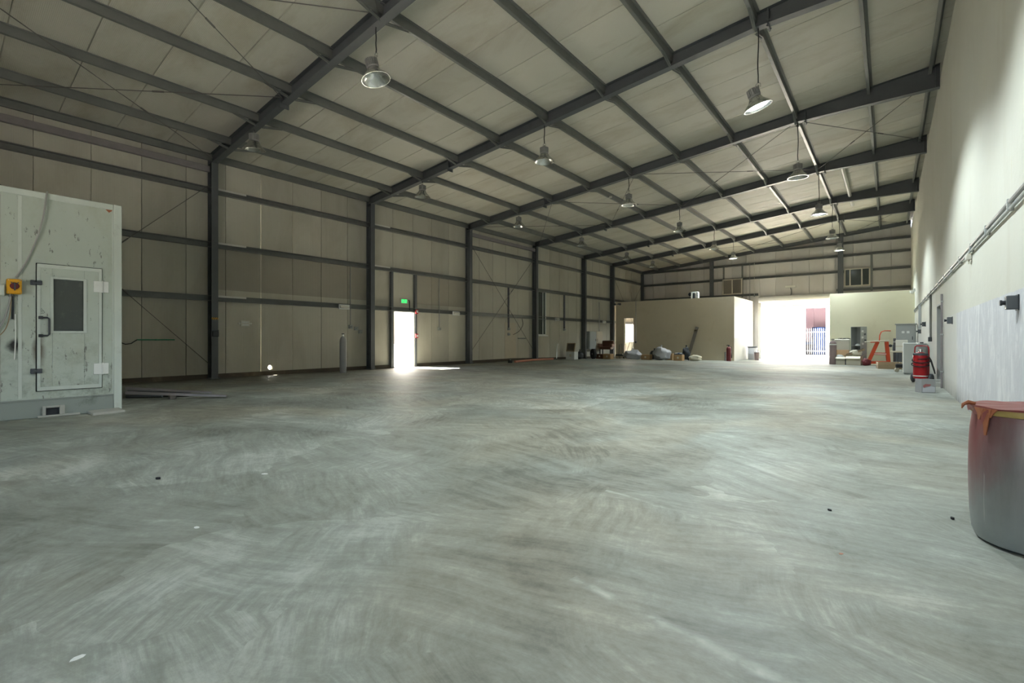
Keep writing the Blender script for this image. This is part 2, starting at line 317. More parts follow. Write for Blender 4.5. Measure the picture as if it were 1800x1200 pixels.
# ------------------------------------------------------------------ mesh builder
class MB:
    def __init__(s): s.v = []; s.f = []; s.sm = []
    def add(s, vs, fs, smooth=False):
        b = len(s.v); s.v += [tuple(v) for v in vs]; s.f += [tuple(i+b for i in f) for f in fs]; s.sm += [smooth]*len(fs); return s
    def box(s, x0, x1, y0, y1, z0, z1, M_=None):
        vs = [(x, y, z) for x in (x0, x1) for y in (y0, y1) for z in (z0, z1)]
        if M_ is not None: vs = [tuple(M_ @ Vector(v)) for v in vs]
        return s.add(vs, [(0,1,3,2),(4,6,7,5),(0,4,5,1),(2,3,7,6),(0,2,6,4),(1,5,7,3)])
    def bbox(s, x0, x1, y0, y1, z0, z1, b=0.01, M_=None):   # chamfered box
        cx, cy, cz = (x0+x1)/2, (y0+y1)/2, (z0+z1)/2; hx, hy, hz = (x1-x0)/2, (y1-y0)/2, (z1-z0)/2
        b = min(b, hx*.45, hy*.45, hz*.45)
        bm = bmesh.new(); bmesh.ops.create_cube(bm, size=1)
        for v in bm.verts: v.co = Vector((v.co.x*2*hx, v.co.y*2*hy, v.co.z*2*hz))
        bmesh.ops.bevel(bm, geom=bm.edges[:], offset=b, segments=1, affect='EDGES')
        vs = [Vector((v.co.x+cx, v.co.y+cy, v.co.z+cz)) for v in bm.verts]
        if M_ is not None: vs = [M_ @ v for v in vs]
        bm.verts.index_update(); fs = [tuple(v.index for v in f.verts) for f in bm.faces]; bm.free()
        return s.add(vs, fs)
    def tube(s, pts, r, n=8, cap=True):
        pts = [Vector(p) for p in pts]; rs = r if isinstance(r, (list, tuple)) else [r]*len(pts)
        rings = []; up = None
        for i, p in enumerate(pts):
            d = (pts[min(i+1, len(pts)-1)]-pts[max(i-1, 0)]).normalized()
            if up is None:
                up = Vector((0, 0, 1)) if abs(d.z) < 0.9 else Vector((1, 0, 0))
            u = d.cross(up).normalized(); w = u.cross(d).normalized(); up = w
            rings.append([p+rs[i]*(math.cos(2*PI*j/n)*u+math.sin(2*PI*j/n)*w) for j in range(n)])
        vs = [v for r_ in rings for v in r_]; fs = []
        for i in range(len(pts)-1):
            for j in range(n): fs.append((i*n+j, i*n+(j+1) % n, (i+1)*n+(j+1) % n, (i+1)*n+j))
        s.add(vs, fs, True)
        if cap:
            s.add(rings[0], [tuple(range(n))]); s.add(rings[-1], [tuple(range(n-1, -1, -1))])
        return s
    def lathe(s, prof, n=24, c=(0, 0, 0), smooth=True):
        vs = []; fs = []
        for (r, z) in prof:
            for j in range(n):
                a = 2*PI*j/n; vs.append((c[0]+r*math.cos(a), c[1]+r*math.sin(a), c[2]+z))
        for i in range(len(prof)-1):
            for j in range(n): fs.append((i*n+j, i*n+(j+1) % n, (i+1)*n+(j+1) % n, (i+1)*n+j))
        s.add(vs, fs, smooth)
        if prof[0][0] > 1e-4: s.add(vs[:n], [tuple(range(n-1, -1, -1))])
        if prof[-1][0] > 1e-4: s.add(vs[-n:], [tuple(range(n))])
        return s
    def prism(s, poly, d0, d1, axis='y'):     # polygon in the two other axes, pushed along axis
        n = len(poly)
        def P(a, b, d): return {'y': (a, d, b), 'x': (d, a, b), 'z': (a, b, d)}[axis]
        vs = [P(a, b, d0) for a, b in poly]+[P(a, b, d1) for a, b in poly]
        fs = [tuple(range(n)), tuple(range(2*n-1, n-1, -1))]+[(i, i+n, (i+1) % n+n, (i+1) % n) for i in range(n)]
        return s.add(vs, fs)
    def mesh(s, name):
        me = bpy.data.meshes.new(name); me.from_pydata(s.v, [], s.f)
        bm = bmesh.new(); bm.from_mesh(me); bmesh.ops.remove_doubles(bm, verts=bm.verts, dist=1e-5)
        bmesh.ops.recalc_face_normals(bm, faces=bm.faces); bm.to_mesh(me); bm.free()
        if any(s.sm):
            me.polygons.foreach_set('use_smooth', [True]*len(me.polygons))
            try: me.set_sharp_from_angle(angle=math.radians(40))
            except Exception: pass
        return me
    def build(s, name, mat, parent=None, loc=(0, 0, 0), rot=(0, 0, 0)):
        me = s.mesh(name); me.materials.append(MAT[mat] if isinstance(mat, str) else mat)
        return link(name, me, parent, loc, rot)
def link(name, me, parent=None, loc=(0, 0, 0), rot=(0, 0, 0)):
    o = bpy.data.objects.new(name, me); C.objects.link(o); o.location = loc; o.rotation_euler = rot
    if parent is not None: o.parent = parent
    return o
def tag(o, label=None, cat=None, group=None, kind=None):
    if label: o['label'] = label
    if cat: o['category'] = cat
    if group: o['group'] = group
    if kind: o['kind'] = kind
    return o
def thing(name, label, cat, loc=(0, 0, 0), rz=0.0, group=None):
    o = bpy.data.objects.new(name, None); C.objects.link(o); o.location = loc; o.rotation_euler = (0, 0, rz)
    o.empty_display_size = 0.1
    return tag(o, label, cat, group)
def copy_tree(o, parent=None):
    c = o.copy(); C.objects.link(c)
    if parent is not None: c.parent = parent
    for ch in list(o.children): copy_tree(ch, c)
    return c
def rotm(axis, deg, at=(0, 0, 0)):
    a = Vector(at); return Matrix.Translation(a) @ Matrix.Rotation(math.radians(deg), 4, axis) @ Matrix.Translation(-a)
exec_order = []

# ------------------------------------------------------------------ structure
S = 0.095                                     # roof slope
def roof_z(x): return 6.73+S*(x+15.7)         # underside of the roof panels
def raf_b(x): return 6.43+S*(x+15.7) if x < -2.2 else 6.43+S*13.5
YF = [5.47, 10.98, 16.51, 21.98, 27.52, 31.65]

b = MB(); ys = [YN-.2]+[y for y in (0, 10, 20, 22, 24, 26, 28, 30, 32, YB+.02)]
for y0, y1 in zip(ys[:-1], ys[1:]):
    z0, z1 = floor_z(y0), floor_z(y1)
    b.add([(-16.4, y0, z0), (1.3, y0, z0), (1.3, y1, z1), (-16.4, y1, z1)], [(0, 1, 2, 3)])
b.add([(-16.4, YN-.2, -.5), (1.3, YN-.2, -.5), (1.3, YB+.02, -.5), (-16.4, YB+.02, -.5)], [(3, 2, 1, 0)])
tag(b.build('floor', 'floor'), 'swirled grey green trowelled concrete floor of the hall', 'floor', kind='structure')
b = MB(); b.box(-90, -16.4, -60, 90, -.5, -.06); b.box(-16.4, 40, YB+.02, 90, -.5, -.2)
tag(b.build('ground', 'ground'), 'bright sandy paving outside the doorways', 'ground', kind='structure')

tag(MB().box(-16.4, 40, -60, YN-.2, -.5, -.02).build('ground', 'dark_ground'), 'dark ground added out of view to cut bounced light at the near doorway', 'ground', kind='structure')  # unseen dark ground added to cut light bounced onto the near roof
# ceiling: outer sheet with panels, purlins and tie rods as its pieces
b = MB(); x0, x1 = -16.5, 1.5
b.prism([(x0, roof_z(x0)+.09), (x1, roof_z(x1)+.09), (x1, roof_z(x1)+.13), (x0, roof_z(x0)+.13)], YN-.3, YB+.3)
ceil = tag(b.build('ceiling', 'outer'), 'low pitched roof of ribbed cream panels on grey purlins', 'ceiling', kind='structure')
pitch = 1.1; xa, xb = -16.06, 1.42
def roof_panel_mesh():
    mb = MB(); w = pitch; g = 0.011
    za, zb = roof_z(xa), roof_z(xb); n = 8
    prof = [(0, .055), (0, .03), (g, .0), (w-g, .0), (w, .03), (w, .055)]
    vs = []; fs = []; m_ = len(prof)
    for i in range(n+1):
        x = xa+(xb-xa)*i/n; z = roof_z(x)
        vs += [(x, y, z+dz) for y, dz in prof]
    for i in range(n):
        for j in range(m_): fs.append((i*m_+j, i*m_+(j+1) % m_, (i+1)*m_+(j+1) % m_, (i+1)*m_+j))
    fs += [tuple(range(m_)), tuple(range(n*m_+m_-1, n*m_-1, -1))]
    mb.add(vs, fs); me = mb.mesh('roof_panel'); me.materials.append(MAT['roof_panel']); return me
rp = roof_panel_mesh(); y = YN
while y < YB-.2:
    link('roof_panel', rp, ceil, (0, y, 0)); y += pitch
PX = [-14.5, -12.76, -11.02, -9.25, -7.48, -5.70, -3.96, -2.17, -0.42, 0.86]
def purlin_mesh(L):
    mb = MB(); t = .006
    mb.prism([(0, 0), (.06, 0), (.06, -t), (t, -t), (t, -.165), (-.06, -.165), (-.06, -.165+.02), (-.054, -.145), (-.054, -.171), (.0, -.171)] if False else
             [(0, 0), (.065, 0), (.065, -.02), (.060, -.02), (.060, -.005), (.005, -.005), (.005, -.172), (-.060, -.172), (-.060, -.152), (-.065, -.152), (-.065, -.178), (0, -.178)], 0, L)
    me = mb.mesh('purlin'); me.materials.append(MAT['purlin']); return me
bays = [(YN, YF[0])]+[(YF[i], YF[i+1]) for i in range(5)]+[(YF[5], YB)]
for (ya, yb) in bays:
    pm = purlin_mesh(yb-ya-.02)
    for x in PX: link('purlin', pm, ceil, (x, ya+.01, roof_z(x)-.002))
    em = MB().prism([(0, 0), (.07, .006), (.07, -.01), (.01, -.015), (.01, -.19), (.06, -.19), (.06, -.205), (0, -.205)], 0, yb-ya-.06)
    em.build('eave_purlin', 'purlin', ceil, (-15.86, ya+.03, roof_z(-15.86)-.004))
for (ya, yb) in (bays[0], bays[3]):
    MB().bbox(-.05, .05, ya+.1, yb-.1, -.09, .09, .012).build('eave_strut', 'strut', ceil, (-15.82, 0, 6.24))
def rod(p0, p1, parent, r=.010, name='brace_rod'):
    p0, p1 = Vector(p0), Vector(p1); d = p1-p0
    mb = MB(); mb.tube([(0, 0, 0), d], r, 6)
    q = d.normalized(); mid = d*0.62; mb.tube([mid-q*.12, mid+q*.12], r*2.0, 6)     # turnbuckle
    return mb.build(name, 'rod', parent, p0)
def zr(x): return roof_z(x)-.20
for xA, xB, ya, yb in [(-15.6, -11.3, -.03, YF[0]), (-11.3, -7.5, -.03, YF[0]), (-7.5, -2.2, -.03, YF[0])]+[(-15.5, -11.1, YF[2], YF[3]), (-11.1, -7.4, YF[2], YF[3]), (-7.4, -2.2, YF[2], YF[3]), (-2.2, 1.0, YF[2], YF[3]), (-11.1, -2.2, YF[5], YB-.2), (-2.2, 1.0, YF[5], YB-.2)]:
    rod((xA, ya+.1, zr(xA)), (xB, yb-.1, zr(xB)), ceil)
    rod((xB, ya+.1, zr(xB)-.02), (xA, yb-.1, zr(xA)-.02), ceil)

# portal frames
ORD = ['nearest', 'second', 'third', 'fourth', 'fifth', 'sixth']
BES = ['its column just right of the white spray booth', 'its column left of the white side doorway', 'its column right of the white side doorway',
       'its column left of the narrow dark window', 'its column left of the grey and cream cabinets', 'its column at the front corner of the beige annex']
FWX = .09
def frame_parts(fr, zf):
    b = MB(); b.box(-15.712, -15.70, -FWX, FWX, zf, 6.46); b.box(-16.0, -15.988, -FWX, FWX, zf, 6.72); b.box(-15.988, -15.712, -.005, .005, zf, 6.72)
    b.build('column', 'steel', fr)
    b = MB(); b.box(-16.02, -15.64, -.13, .13, zf, zf+.02)
    for dx in (-15.67, -15.97):
        for dy in (-.1, .1): b.tube([(dx, dy, zf+.02), (dx, dy, zf+.06)], .014, 6)
    b.build('base_plate', 'steel', fr)
    xs = [-15.988, -2.2, 1.03]
    b = MB()
    poly = [(x, roof_z(x)-.012) for x in xs]+[(x, raf_b(x)+.012) for x in reversed(xs)]
    b.prism(poly, -.005, .005)
    for fn, sgn in ((lambda x: roof_z(x)-.002, -1), (raf_b, 1)):
        for xa_, xb_ in zip(xs[:-1], xs[1:]):
            b.prism([(xa_, fn(xa_)), (xb_, fn(xb_)), (xb_, fn(xb_)+sgn*.012), (xa_, fn(xa_)+sgn*.012)], -FWX, FWX)
    b.build('rafter', 'steel', fr)
    for X in (-11.4, -1.95, .95):
        b = MB(); zt, zb = roof_z(X)-.03, raf_b(X)
        if X < .5:
            b.box(X-.014, X+.014, -.11, .11, zb-.09, zt-.01)
            for zz in (zb-.05, zb+.06, zt-.08):
                for dy in (-.08, .08): b.tube([(X-.035, dy, zz), (X+.035, dy, zz)], .014, 6)
        else: b.box(X-.01, X+.01, -.085, .085, zb+.013, zt-.02)
        b.build('splice_plate' if X < .5 else 'stiffener_plate', 'steel', fr)
fly_me = {}
frames = []
for i, y in enumerate(YF):
    zf = floor_z(y)
    fr = thing('portal_frame', 'dark grey steel frame, %s' % BES[i], 'steel frame', (0, y, 0), 0, 'steel portal frames')
    if i < 3:
        if i == 0: frame_parts(fr, zf); src = list(fr.children)
        else:
            for s_ in src:
                c = s_.copy(); C.objects.link(c); c.parent = fr
    else: frame_parts(fr, zf)
    frames.append(fr)
    for x in PX[:-2]:
        for sg in (-1, 1):
            kx = (x > -2.2, sg)
            if kx not in fly_me:
                mb = MB(); dz = -.13 if x <= -2.2 else -.2
                q = Vector((0, sg*.62, 0))
                d = Vector((0, -sg*.55, dz))
                for w, h in ((.032, .005), (.005, .032)):
                    pts = []
                    for t in (0, 1):
                        o_ = q+d*t
                        pts += [o_+Vector((-w, 0, -h)), o_+Vector((w, 0, -h)), o_+Vector((w, 0, h)), o_+Vector((-w, 0, h))]
                    mb.add(pts, [(0, 1, 2, 3), (7, 6, 5, 4), (0, 4, 5, 1), (1, 5, 6, 2), (2, 6, 7, 3), (3, 7, 4, 0)])
                me = mb.mesh('fly_brace'); me.materials.append(MAT['purlin']); fly_me[kx] = me
            link('fly_brace', fly_me[kx], fr, (x-.03, 0, roof_z(x)-.165))

# left wall: kerb + panels + girts
def yl(px, X=XL):
    t = (px-900)/830.0; return X*(_c+_s*t)/(_c*t-_s)
b = MB()
def kerb(y0, y1):
    z0, z1 = floor_z(y0), floor_z(y1)
    b.prism([(y0, z0-.1), (y1, z1-.1), (y1, z1+.13), (y0, z0+.13)], -16.2, -15.99, 'x')
for y0, y1 in ((YN, 5.4), (5.4, LD[0]), (LD[1]+.05, 20), (20, 32), (32, YB+.1)): kerb(y0, y1)
wl = tag(b.build('wall_left', 'kerb'), 'left wall of cream ribbed panels on a grimy kerb with grey girts', 'wall', kind='structure')
PW = 1.05
def wpanel(z0, z1, w=PW, hole=None):
    g = .009; mb = MB()
    prof = [(0, -.09), (0, -.035), (g, 0), (w-g, 0), (w, -.035), (w, -.09)]   # (y, x)
    if hole is None:
        n = len(prof); vs = [(x, y, z) for z in (z0, z1) for y, x in prof]
        mb.add(vs, [tuple(range(n)), tuple(range(2*n-1, n-1, -1))]+[(i, (i+1) % n, (i+1) % n+n, i+n) for i in range(n)])
    else:
        hy, hz, r = hole; N = 12
        for xx in (0, -.09):
            ring = [(xx, hy+r*math.cos(2*PI*(j+.5)/N), hz+r*math.sin(2*PI*(j+.5)/N)) for j in range(N)]
            sq = []
            for j in range(N):
                a = 2*PI*(j+.5)/N; ca, sa = math.cos(a), math.sin(a); kk = .12/max(abs(ca), abs(sa)); sq.append((xx, hy+kk*ca, hz+kk*sa))
            mb.add(ring+sq, [(j, (j+1) % N, N+(j+1) % N, N+j) for j in range(N)])
            for j in range(N):                         # corner fill handled by the frame boxes below
                pass
        mb.box(-.09, 0, g, hy-.12, z0, z1); mb.box(-.09, 0, hy+.12, w-g, z0, z1)
        mb.box(-.09, 0, hy-.12, hy+.12, hz+.12, z1)
        if hz-.12 > z0: mb.box(-.09, 0, hy-.12, hy+.12, z0, hz-.12)
        for sy in (-1, 1):
            for sz in (-1, 1):
                y1_, z1_ = hy+sy*.12, hz+sz*.12
                mb.prism([(y1_, z1_), (y1_-sy*.05, z1_), (y1_, z1_-sz*.05)], -.09, 0, 'x')
    me = mb.mesh('wall_panel'); me.materials.append(MAT['wall_panel']); return me
ztop = 6.70
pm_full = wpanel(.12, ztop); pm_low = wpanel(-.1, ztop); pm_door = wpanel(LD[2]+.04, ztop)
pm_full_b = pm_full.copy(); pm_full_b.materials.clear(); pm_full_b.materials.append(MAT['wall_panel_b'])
k0 = -11
for kk in range(k0, 31):
    y0 = 5.88+PW*kk
    if y0 > YB+.1: break
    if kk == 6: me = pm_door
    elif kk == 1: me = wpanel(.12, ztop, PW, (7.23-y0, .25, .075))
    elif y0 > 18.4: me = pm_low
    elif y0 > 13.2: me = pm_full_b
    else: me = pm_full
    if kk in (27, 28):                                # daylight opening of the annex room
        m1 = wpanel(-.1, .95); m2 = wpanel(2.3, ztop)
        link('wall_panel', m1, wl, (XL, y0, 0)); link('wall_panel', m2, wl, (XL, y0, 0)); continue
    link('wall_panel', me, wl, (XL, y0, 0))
ZG = [2.42, 4.03, 5.66]
GP = [(0, -.0825), (.15, -.0825), (.15, -.06), (.143, -.06), (.143, -.0755), (.007, -.0755), (.007, .0755), (.143, .0755), (.143, .06), (.15, .06), (.15, .0825), (0, .0825)]
for bi, (ya, yb) in enumerate(bays):
    for z in ZG:
        a_, c_2 = ya+.02, yb-.02
        MB().prism(GP, a_, c_2).build('girt', 'purlin', wl, (XL+.004, 0, z))
        if bi in (1, 2) and not (bi == 2 and z < 3):
            MB().bbox(.152, .158, ya+.1, ya+.95, .03, .088, .002).build('girt_strip', 'white_steel', wl, (XL, 0, z))  # thin pale strip on the girt face beside the column
for ya, yb in ((-.03, YF[0]), (YF[2], YF[3]), (YF[5], YB-.1)):
    rod((-15.86, ya+.08, .5), (-15.86, yb-.08, 5.80), wl); rod((-15.84, ya+.08, 5.80), (-15.84, yb-.08, .42), wl)
# posts around the side door and their header (door_1)
d1 = bpy.data.objects.new('door_1', None); C.objects.link(d1); d1.location = (XL, LD[0], 0)
tag(d1, 'side doorway standing open to bright daylight in the left wall', 'door', kind='structure')
for yy, z1 in ((-.13, 3.95), (1.11, 3.95)):
    MB().prism([(yy-.05, 0), (yy+.05, 0), (yy+.05, z1), (yy-.05, z1)], .002, .14, 'x').build('door_post', 'steel', d1)
MB().bbox(.0, .10, -.05, .0, 0, 2.36, .01).build('door_jamb', 'grey', d1)
MB().bbox(.0, .10, 1.02, 1.07, 0, 2.36, .01).build('door_jamb', 'offwhite', d1)
MB().bbox(.0, .10, .0, 1.02, 2.31, 2.37, .01).build('door_head', 'grey', d1)
MB().bbox(-.14, .04, -.02, 1.05, -.05, .03, .01).build('door_sill', 'concrete', d1)
# leaf swung outwards
lf = MB().bbox(-1.05, -.10, 1.075, 1.115, .03, 2.30, .006).build('door_leaf', 'white', d1)
MB().tube([(-.95, 1.06, 1.0), (-.95, 1.03, 1.0), (-.82, 1.03, 1.0)], .012, 8).build('door_handle', 'chrome', lf)

# dark window beyond the fourth column
w1 = bpy.data.objects.new('window_1', None); C.objects.link(w1); w1.location = (XL, 22.45, 0)
tag(w1, 'tall narrow dark window with white frame and sill in the left wall', 'window', kind='structure')
MB().box(.003, .02, .0, .72, 1.45, 3.93).build('window_pane', 'darkglass', w1)
b = MB(); b.bbox(.0, .07, -.06, 0, 1.42, 3.95, .008); b.bbox(.0, .07, .72, .80, 1.42, 3.95, .008); b.bbox(.0, .07, 0, .72, 1.40, 1.46, .008); b.bbox(.0, .06, .47, .52, 1.46, 3.93, .006)
b.build('window_frame', 'white', w1)
MB().bbox(.0, .16, -.12, .86, 1.34, 1.40, .01).build('window_sill', 'white', w1)

# right masonry wall with a doorway recess
RD = (15.75, 17.35, 2.12)
b = MB(); zt = 7.93
b.box(XR, XR+.3, YN, RD[0], -.3, zt); b.box(XR, XR+.3, RD[1], YB+.2, -.4, zt); b.box(XR, XR+.3, RD[0], RD[1], RD[2], zt)
wr = tag(b.build('wall_right', 'plaster'), 'tall cream plastered right wall with a worn grey dado', 'wall', kind='structure')
t1 = MB().box(XR+.13, XR+.2, YN, YB, zt, 8.5).build('trim_1', 'kerb')
tag(t1, 'grimy strip between the right wall top and the roof', 'trim', kind='structure')
d2 = bpy.data.objects.new('door_2', None); C.objects.link(d2); d2.location = (XR, RD[0], 0)
tag(d2, 'recessed grey doorway in the right wall beside the wheeled extinguisher', 'door', kind='structure')
LY = RD[1]-RD[0]
MB().bbox(.22, .26, .06, LY-.06, .10, 2.06, .006).build('door_leaf', 'grey', d2)
MB().bbox(-.015, .28, LY-.05, LY-.002, .0, 2.115, .006).build('door_jamb', 'grey', d2)
MB().bbox(-.015, .28, .002, .05, .0, 2.115, .006).build('door_jamb', 'grey', d2)
MB().bbox(-.015, .28, .05, LY-.05, 2.06, 2.115, .006).build('door_head', 'grey', d2)
MB().bbox(-.30, .28, .1, LY-.1, -.02, .10, .012).build('door_step', 'concrete', d2)

# back wall
b = MB()
zz0 = -.35
def backslab(x0, x1, z0, z1a=None, y0=YB+.06, y1=YB+.12):
    if z1a is None: b.prism([(x0, z0), (x1, z0), (x1, roof_z(x1)+.08), (x0, roof_z(x0)+.08)], y0, y1)
    else: b.box(x0, x1, y0, y1, z0, z1a)
backslab(-16.2, BD[0], zz0); backslab(BD[1], 1.03, zz0); backslab(BD[0], BD[1], BD[2])
wbk = tag(b.build('wall_back', 'outer'), 'far gable wall of grey ribbed cladding above the rooms', 'wall', kind='structure')
x = -16.05
def backpanel(x0, x1, z0):
    mb = MB(); g = .008
    za, zb = roof_z(x0)-.01, roof_z(x1)-.01
    mb.add([(x0+g, YB, z0), (x1-g, YB, z0), (x1-g, YB, zb), (x0+g, YB, za), (x0, YB+.06, z0), (x1, YB+.06, z0), (x1, YB+.06, zb), (x0, YB+.06, za)],
           [(0, 1, 2, 3), (0, 4, 5, 1), (1, 5, 6, 2), (2, 6, 7, 3), (3, 7, 4, 0), (7, 6, 5, 4)])
    mb.build('wall_panel', 'back_panel', wbk)
bx = [-16.05+i for i in range(0, 9)]+[BD[0], -6.2, -5.2, -4.2, -3.4, BD[1]]+[BD[1]+.945*i for i in range(1, 5)]
bx = sorted(set(round(v, 3) for v in bx))
for x0, x1 in zip(bx[:-1], bx[1:]):
    if x1-x0 < .1: continue
    backpanel(x0, x1, BD[2] if (x0 >= BD[0]-.01 and x1 <= BD[1]+.01) else -.3)
for z in (4.35, 5.54, 6.56, 7.36):
    x0 = max(-15.9, -15.7+(z+.1-6.73)/S) if z > 6.6 else -15.9
    segs = [(x0, 1.02)] if z > 4.5 else [(x0, -7.3), (-2.7, 1.02)]
    for a_, c_2 in segs:
        MB().prism([(-.15, -.08), (0, -.08), (0, .08), (-.15, .08), (-.15, .06), (-.008, .06), (-.008, -.06), (-.15, -.06)], a_, c_2, 'x').build('girt', 'purlin', wbk, (0, YB-.002, z))
for xx, w in ((-10.4, .15), (-2.45, .15), (-15.85, .13)):
    b = MB(); zt_ = roof_z(xx)-.25
    b.box(xx-w, xx+w, YB-.30, YB-.285, -.3, zt_); b.box(xx-.006, xx+.006, YB-.285, YB-.165, -.3, zt_)
    b.build('gable_post', 'steel', wbk)
for xx in (-9.58, -8.31, -.86):
    MB().bbox(xx-.06, xx+.06, YB-.17, YB-.155, 4.2, 6.56 if xx < -5 else 6.5, .01).build('vent_post', 'purlin', wbk)
b = MB(); b.prism([(-15.9, roof_z(-15.9)-.01), (1.02, roof_z(1.02)-.01), (1.02, roof_z(1.02)-.25), (-15.9, roof_z(-15.9)-.25)], YB-.31, YB-.30)
b.prism([(-15.9, roof_z(-15.9)-.235), (1.02, roof_z(1.02)-.235), (1.02, roof_z(1.02)-.25), (-15.9, roof_z(-15.9)-.25)], YB-.36, YB-.2)
b.build('gable_rafter', 'steel', wbk)
# near wall behind the camera, with its tall doorway
b = MB(); b.box(-16.2, FD[0], YN-.2, YN, -.2, 7.0); b.box(FD[1], 1.3, YN-.2, YN, -.2, 8.4); b.prism([(-16.2, 6.9), (-16.2, roof_z(-16.2)+.09), (1.3, roof_z(1.3)+.09), (1.3, 6.9)], YN-.2, YN); b.box(FD[0], FD[1], YN-.2, YN, FD[2], 7.0)
tag(b.build('wall_front', 'outer'), 'near end wall with a tall open doorway behind the viewpoint', 'wall', kind='structure')

# annex room left of the back door
AY, AX = 31.72, -7.57; AT = 3.85
dx0, dx1, dz = atY(1096, AY), atY(1115, AY), 2.72
b = MB(); b.box(-15.62, dx0, AY, AY+.15, -.35, AT); b.box(dx1, AX, AY, AY+.15, -.35, AT); b.box(dx0, dx1, AY, AY+.15, dz, AT)
b.box(-15.62, AX, AY+.15, YB-.4, AT-.12, AT)
tag(b.build('wall_annex', 'annex'), 'beige painted front of the annex room with an open doorway', 'wall', kind='structure')
b = MB(); b.box(AX-.15, AX, AY+.15, YB-.4, -.35, AT-.12); b.box(AX+.0, AX+.004, AY, YB-.4, -.3, AT)  # end wall in plain white, front wall in beige
for i in range(40):
    yy = AY+.1+i*.13
    if yy < YB-.5: b.box(AX+.004, AX+.012, yy, yy+.03, -.22, 1.25)
tag(b.build('wall_annex_side', 'annex_white'), 'white end of the annex room facing the back doorway', 'wall', kind='structure')
b = MB(); b.box(-14.9, AX-.15, 35.0, 35.1, -.35, AT-.12); b.box(dx1+.35, dx1+.42, AY+.15, 35.0, -.35, AT-.12)
tag(b.build('wall_annex_inner', 'annex_white'), 'white partition seen through the annex doorway', 'wall', kind='structure')
d3 = bpy.data.objects.new('door_3', None); C.objects.link(d3); d3.location = (dx0, AY, floor_z(AY))
tag(d3, 'narrow open doorway with pale frame in the beige annex front', 'door', kind='structure')
wd = dx1-dx0; hh = dz-floor_z(AY)
MB().bbox(0, .06, -.02, .17, 0, hh, .008).build('door_jamb', 'timber_frame', d3); MB().bbox(wd-.06, wd, -.02, .17, 0, hh, .008).build('door_jamb', 'timber_frame', d3)
MB().bbox(.06, wd-.06, -.02, .17, hh-.06, hh, .008).build('door_head', 'timber_frame', d3)

# store room right of the back door
SY, SX, ST = 32.0, -2.62, 3.72
b = MB(); b.box(SX, XR, SY, SY+.15, -.35, ST); b.box(SX, SX+.15, SY+.15, YB-.4, -.35, ST); b.box(SX+.15, XR, SY+.15, YB-.4, ST-.12, ST)
tag(b.build('wall_store', 'store'), 'pale yellow painted store room front right of the back doorway', 'wall', kind='structure')

# back door: shutter box and guides
d4 = bpy.data.objects.new('door_4', None); C.objects.link(d4); d4.location = ((BD[0]+BD[1])/2, YB, -.2)
tag(d4, 'wide rolled up shutter doorway open to glaring daylight', 'door', kind='structure')
hw = (BD[1]-BD[0])/2
MB().lathe([(.21, -hw-.02), (.21, hw+.02)], 20).build('shutter_roll', 'annex_white', d4, (0, -.24, 4.15), (0, PI/2, 0))
for i in range(3): MB().bbox(-hw, hw, -.06, -.035, 3.92-.1*(i+1), 3.92-.1*i-.012, .006).build('shutter_slat', 'annex_white', d4)
for sx in (-1, 1): MB().bbox(sx*hw-.09, sx*hw+.09, -.12, 0, 0, 3.95, .01).build('shutter_guide', 'offwhite', d4)

# outside the back door
OY = 47.0
xo0, xo1 = atY(1416, OY), atY(1452, OY)
b = MB(); b.box(-22, xo0, OY, OY+.2, -.2, 6.5); b.box(xo1, 8, OY, OY+.2, -.2, 6.5); b.box(xo0, xo1, OY, OY+.2, zY(1430, 541, OY), 6.5); b.box(-22, 8, OY+.2, OY+14, 6.3, 6.5); b.box(-22, -21.8, OY+.2, OY+14, -.2, 6.3); b.box(7.8, 8, OY+.2, OY+14, -.2, 6.3); b.box(-22, 8, OY+13.8, OY+14, -.2, 6.3)  # unseen roof, side and rear walls added here to shade the opening
tag(b.build('wall_yard', 'annex_white'), 'glaring white yard wall with one opening and added unseen shade roof beyond the back doorway', 'wall', kind='structure')
fe = thing('picket_fence', 'white metal picket fence in the yard wall opening', 'fence', (xo0, OY+.6, -.2))
fw = xo1-xo0; n = 10; ft = zY(1430, 578, OY)+.2
for i in range(n):
    MB().prism([(-.03, .05), (.03, .05), (.03, ft), (0, ft+.1), (-.03, ft)], -.012, .012).build('picket', 'fencepaint', fe, ((i+.5)*fw/n, 0, 0))
for z in (.35, ft-.25): MB().bbox(-.05, fw+.05, .013, .045, z-.035, z+.035, .005).build('rail', 'fencepaint', fe)
tk = thing('covered_trailer', 'pale pink covered trailer parked behind the white picket fence', 'trailer', (xo0-1, OY+3.0, -.2))
b = MB(); b.bbox(0, 5.2, 0, 2.2, 1.1, 5.2, .08)
for i in range(6): b.tube([(.4+i*.9, -.02, 1.2), (.4+i*.9, -.02, 4.8)], .03, 6)
b.build('cover', 'pink', tk)
MB().bbox(.2, 5, .1, 2.1, .85, 1.09, .03).build('chassis', 'blue', tk)
for xx in (.9, 1.9, 3.0, 4.2):
    w_ = MB().lathe([(.0, -.12), (.30, -.12), (.45, -.09), (.45, .09), (.30, .12), (0, .12)], 20).build('wheel', 'rubber', tk, (xx, .15, .45), (PI/2, 0, 0))
dr = MB().lathe([(0, 0), (.33, 0), (.34, .03), (.33, .32), (.345, .34), (.33, .36), (.33, .62), (.345, .64), (.33, .66), (.34, .95), (.30, .96), (0, .95)], 20).build('drum', 'blue', None, (xo0+.85, OY+1.9, -.2))
dr.scale = (1.7, 1.7, 2.5)
dr.name = 'water_tank'; tag(dr, 'dark blue ribbed tank behind the white picket fence', 'tank')

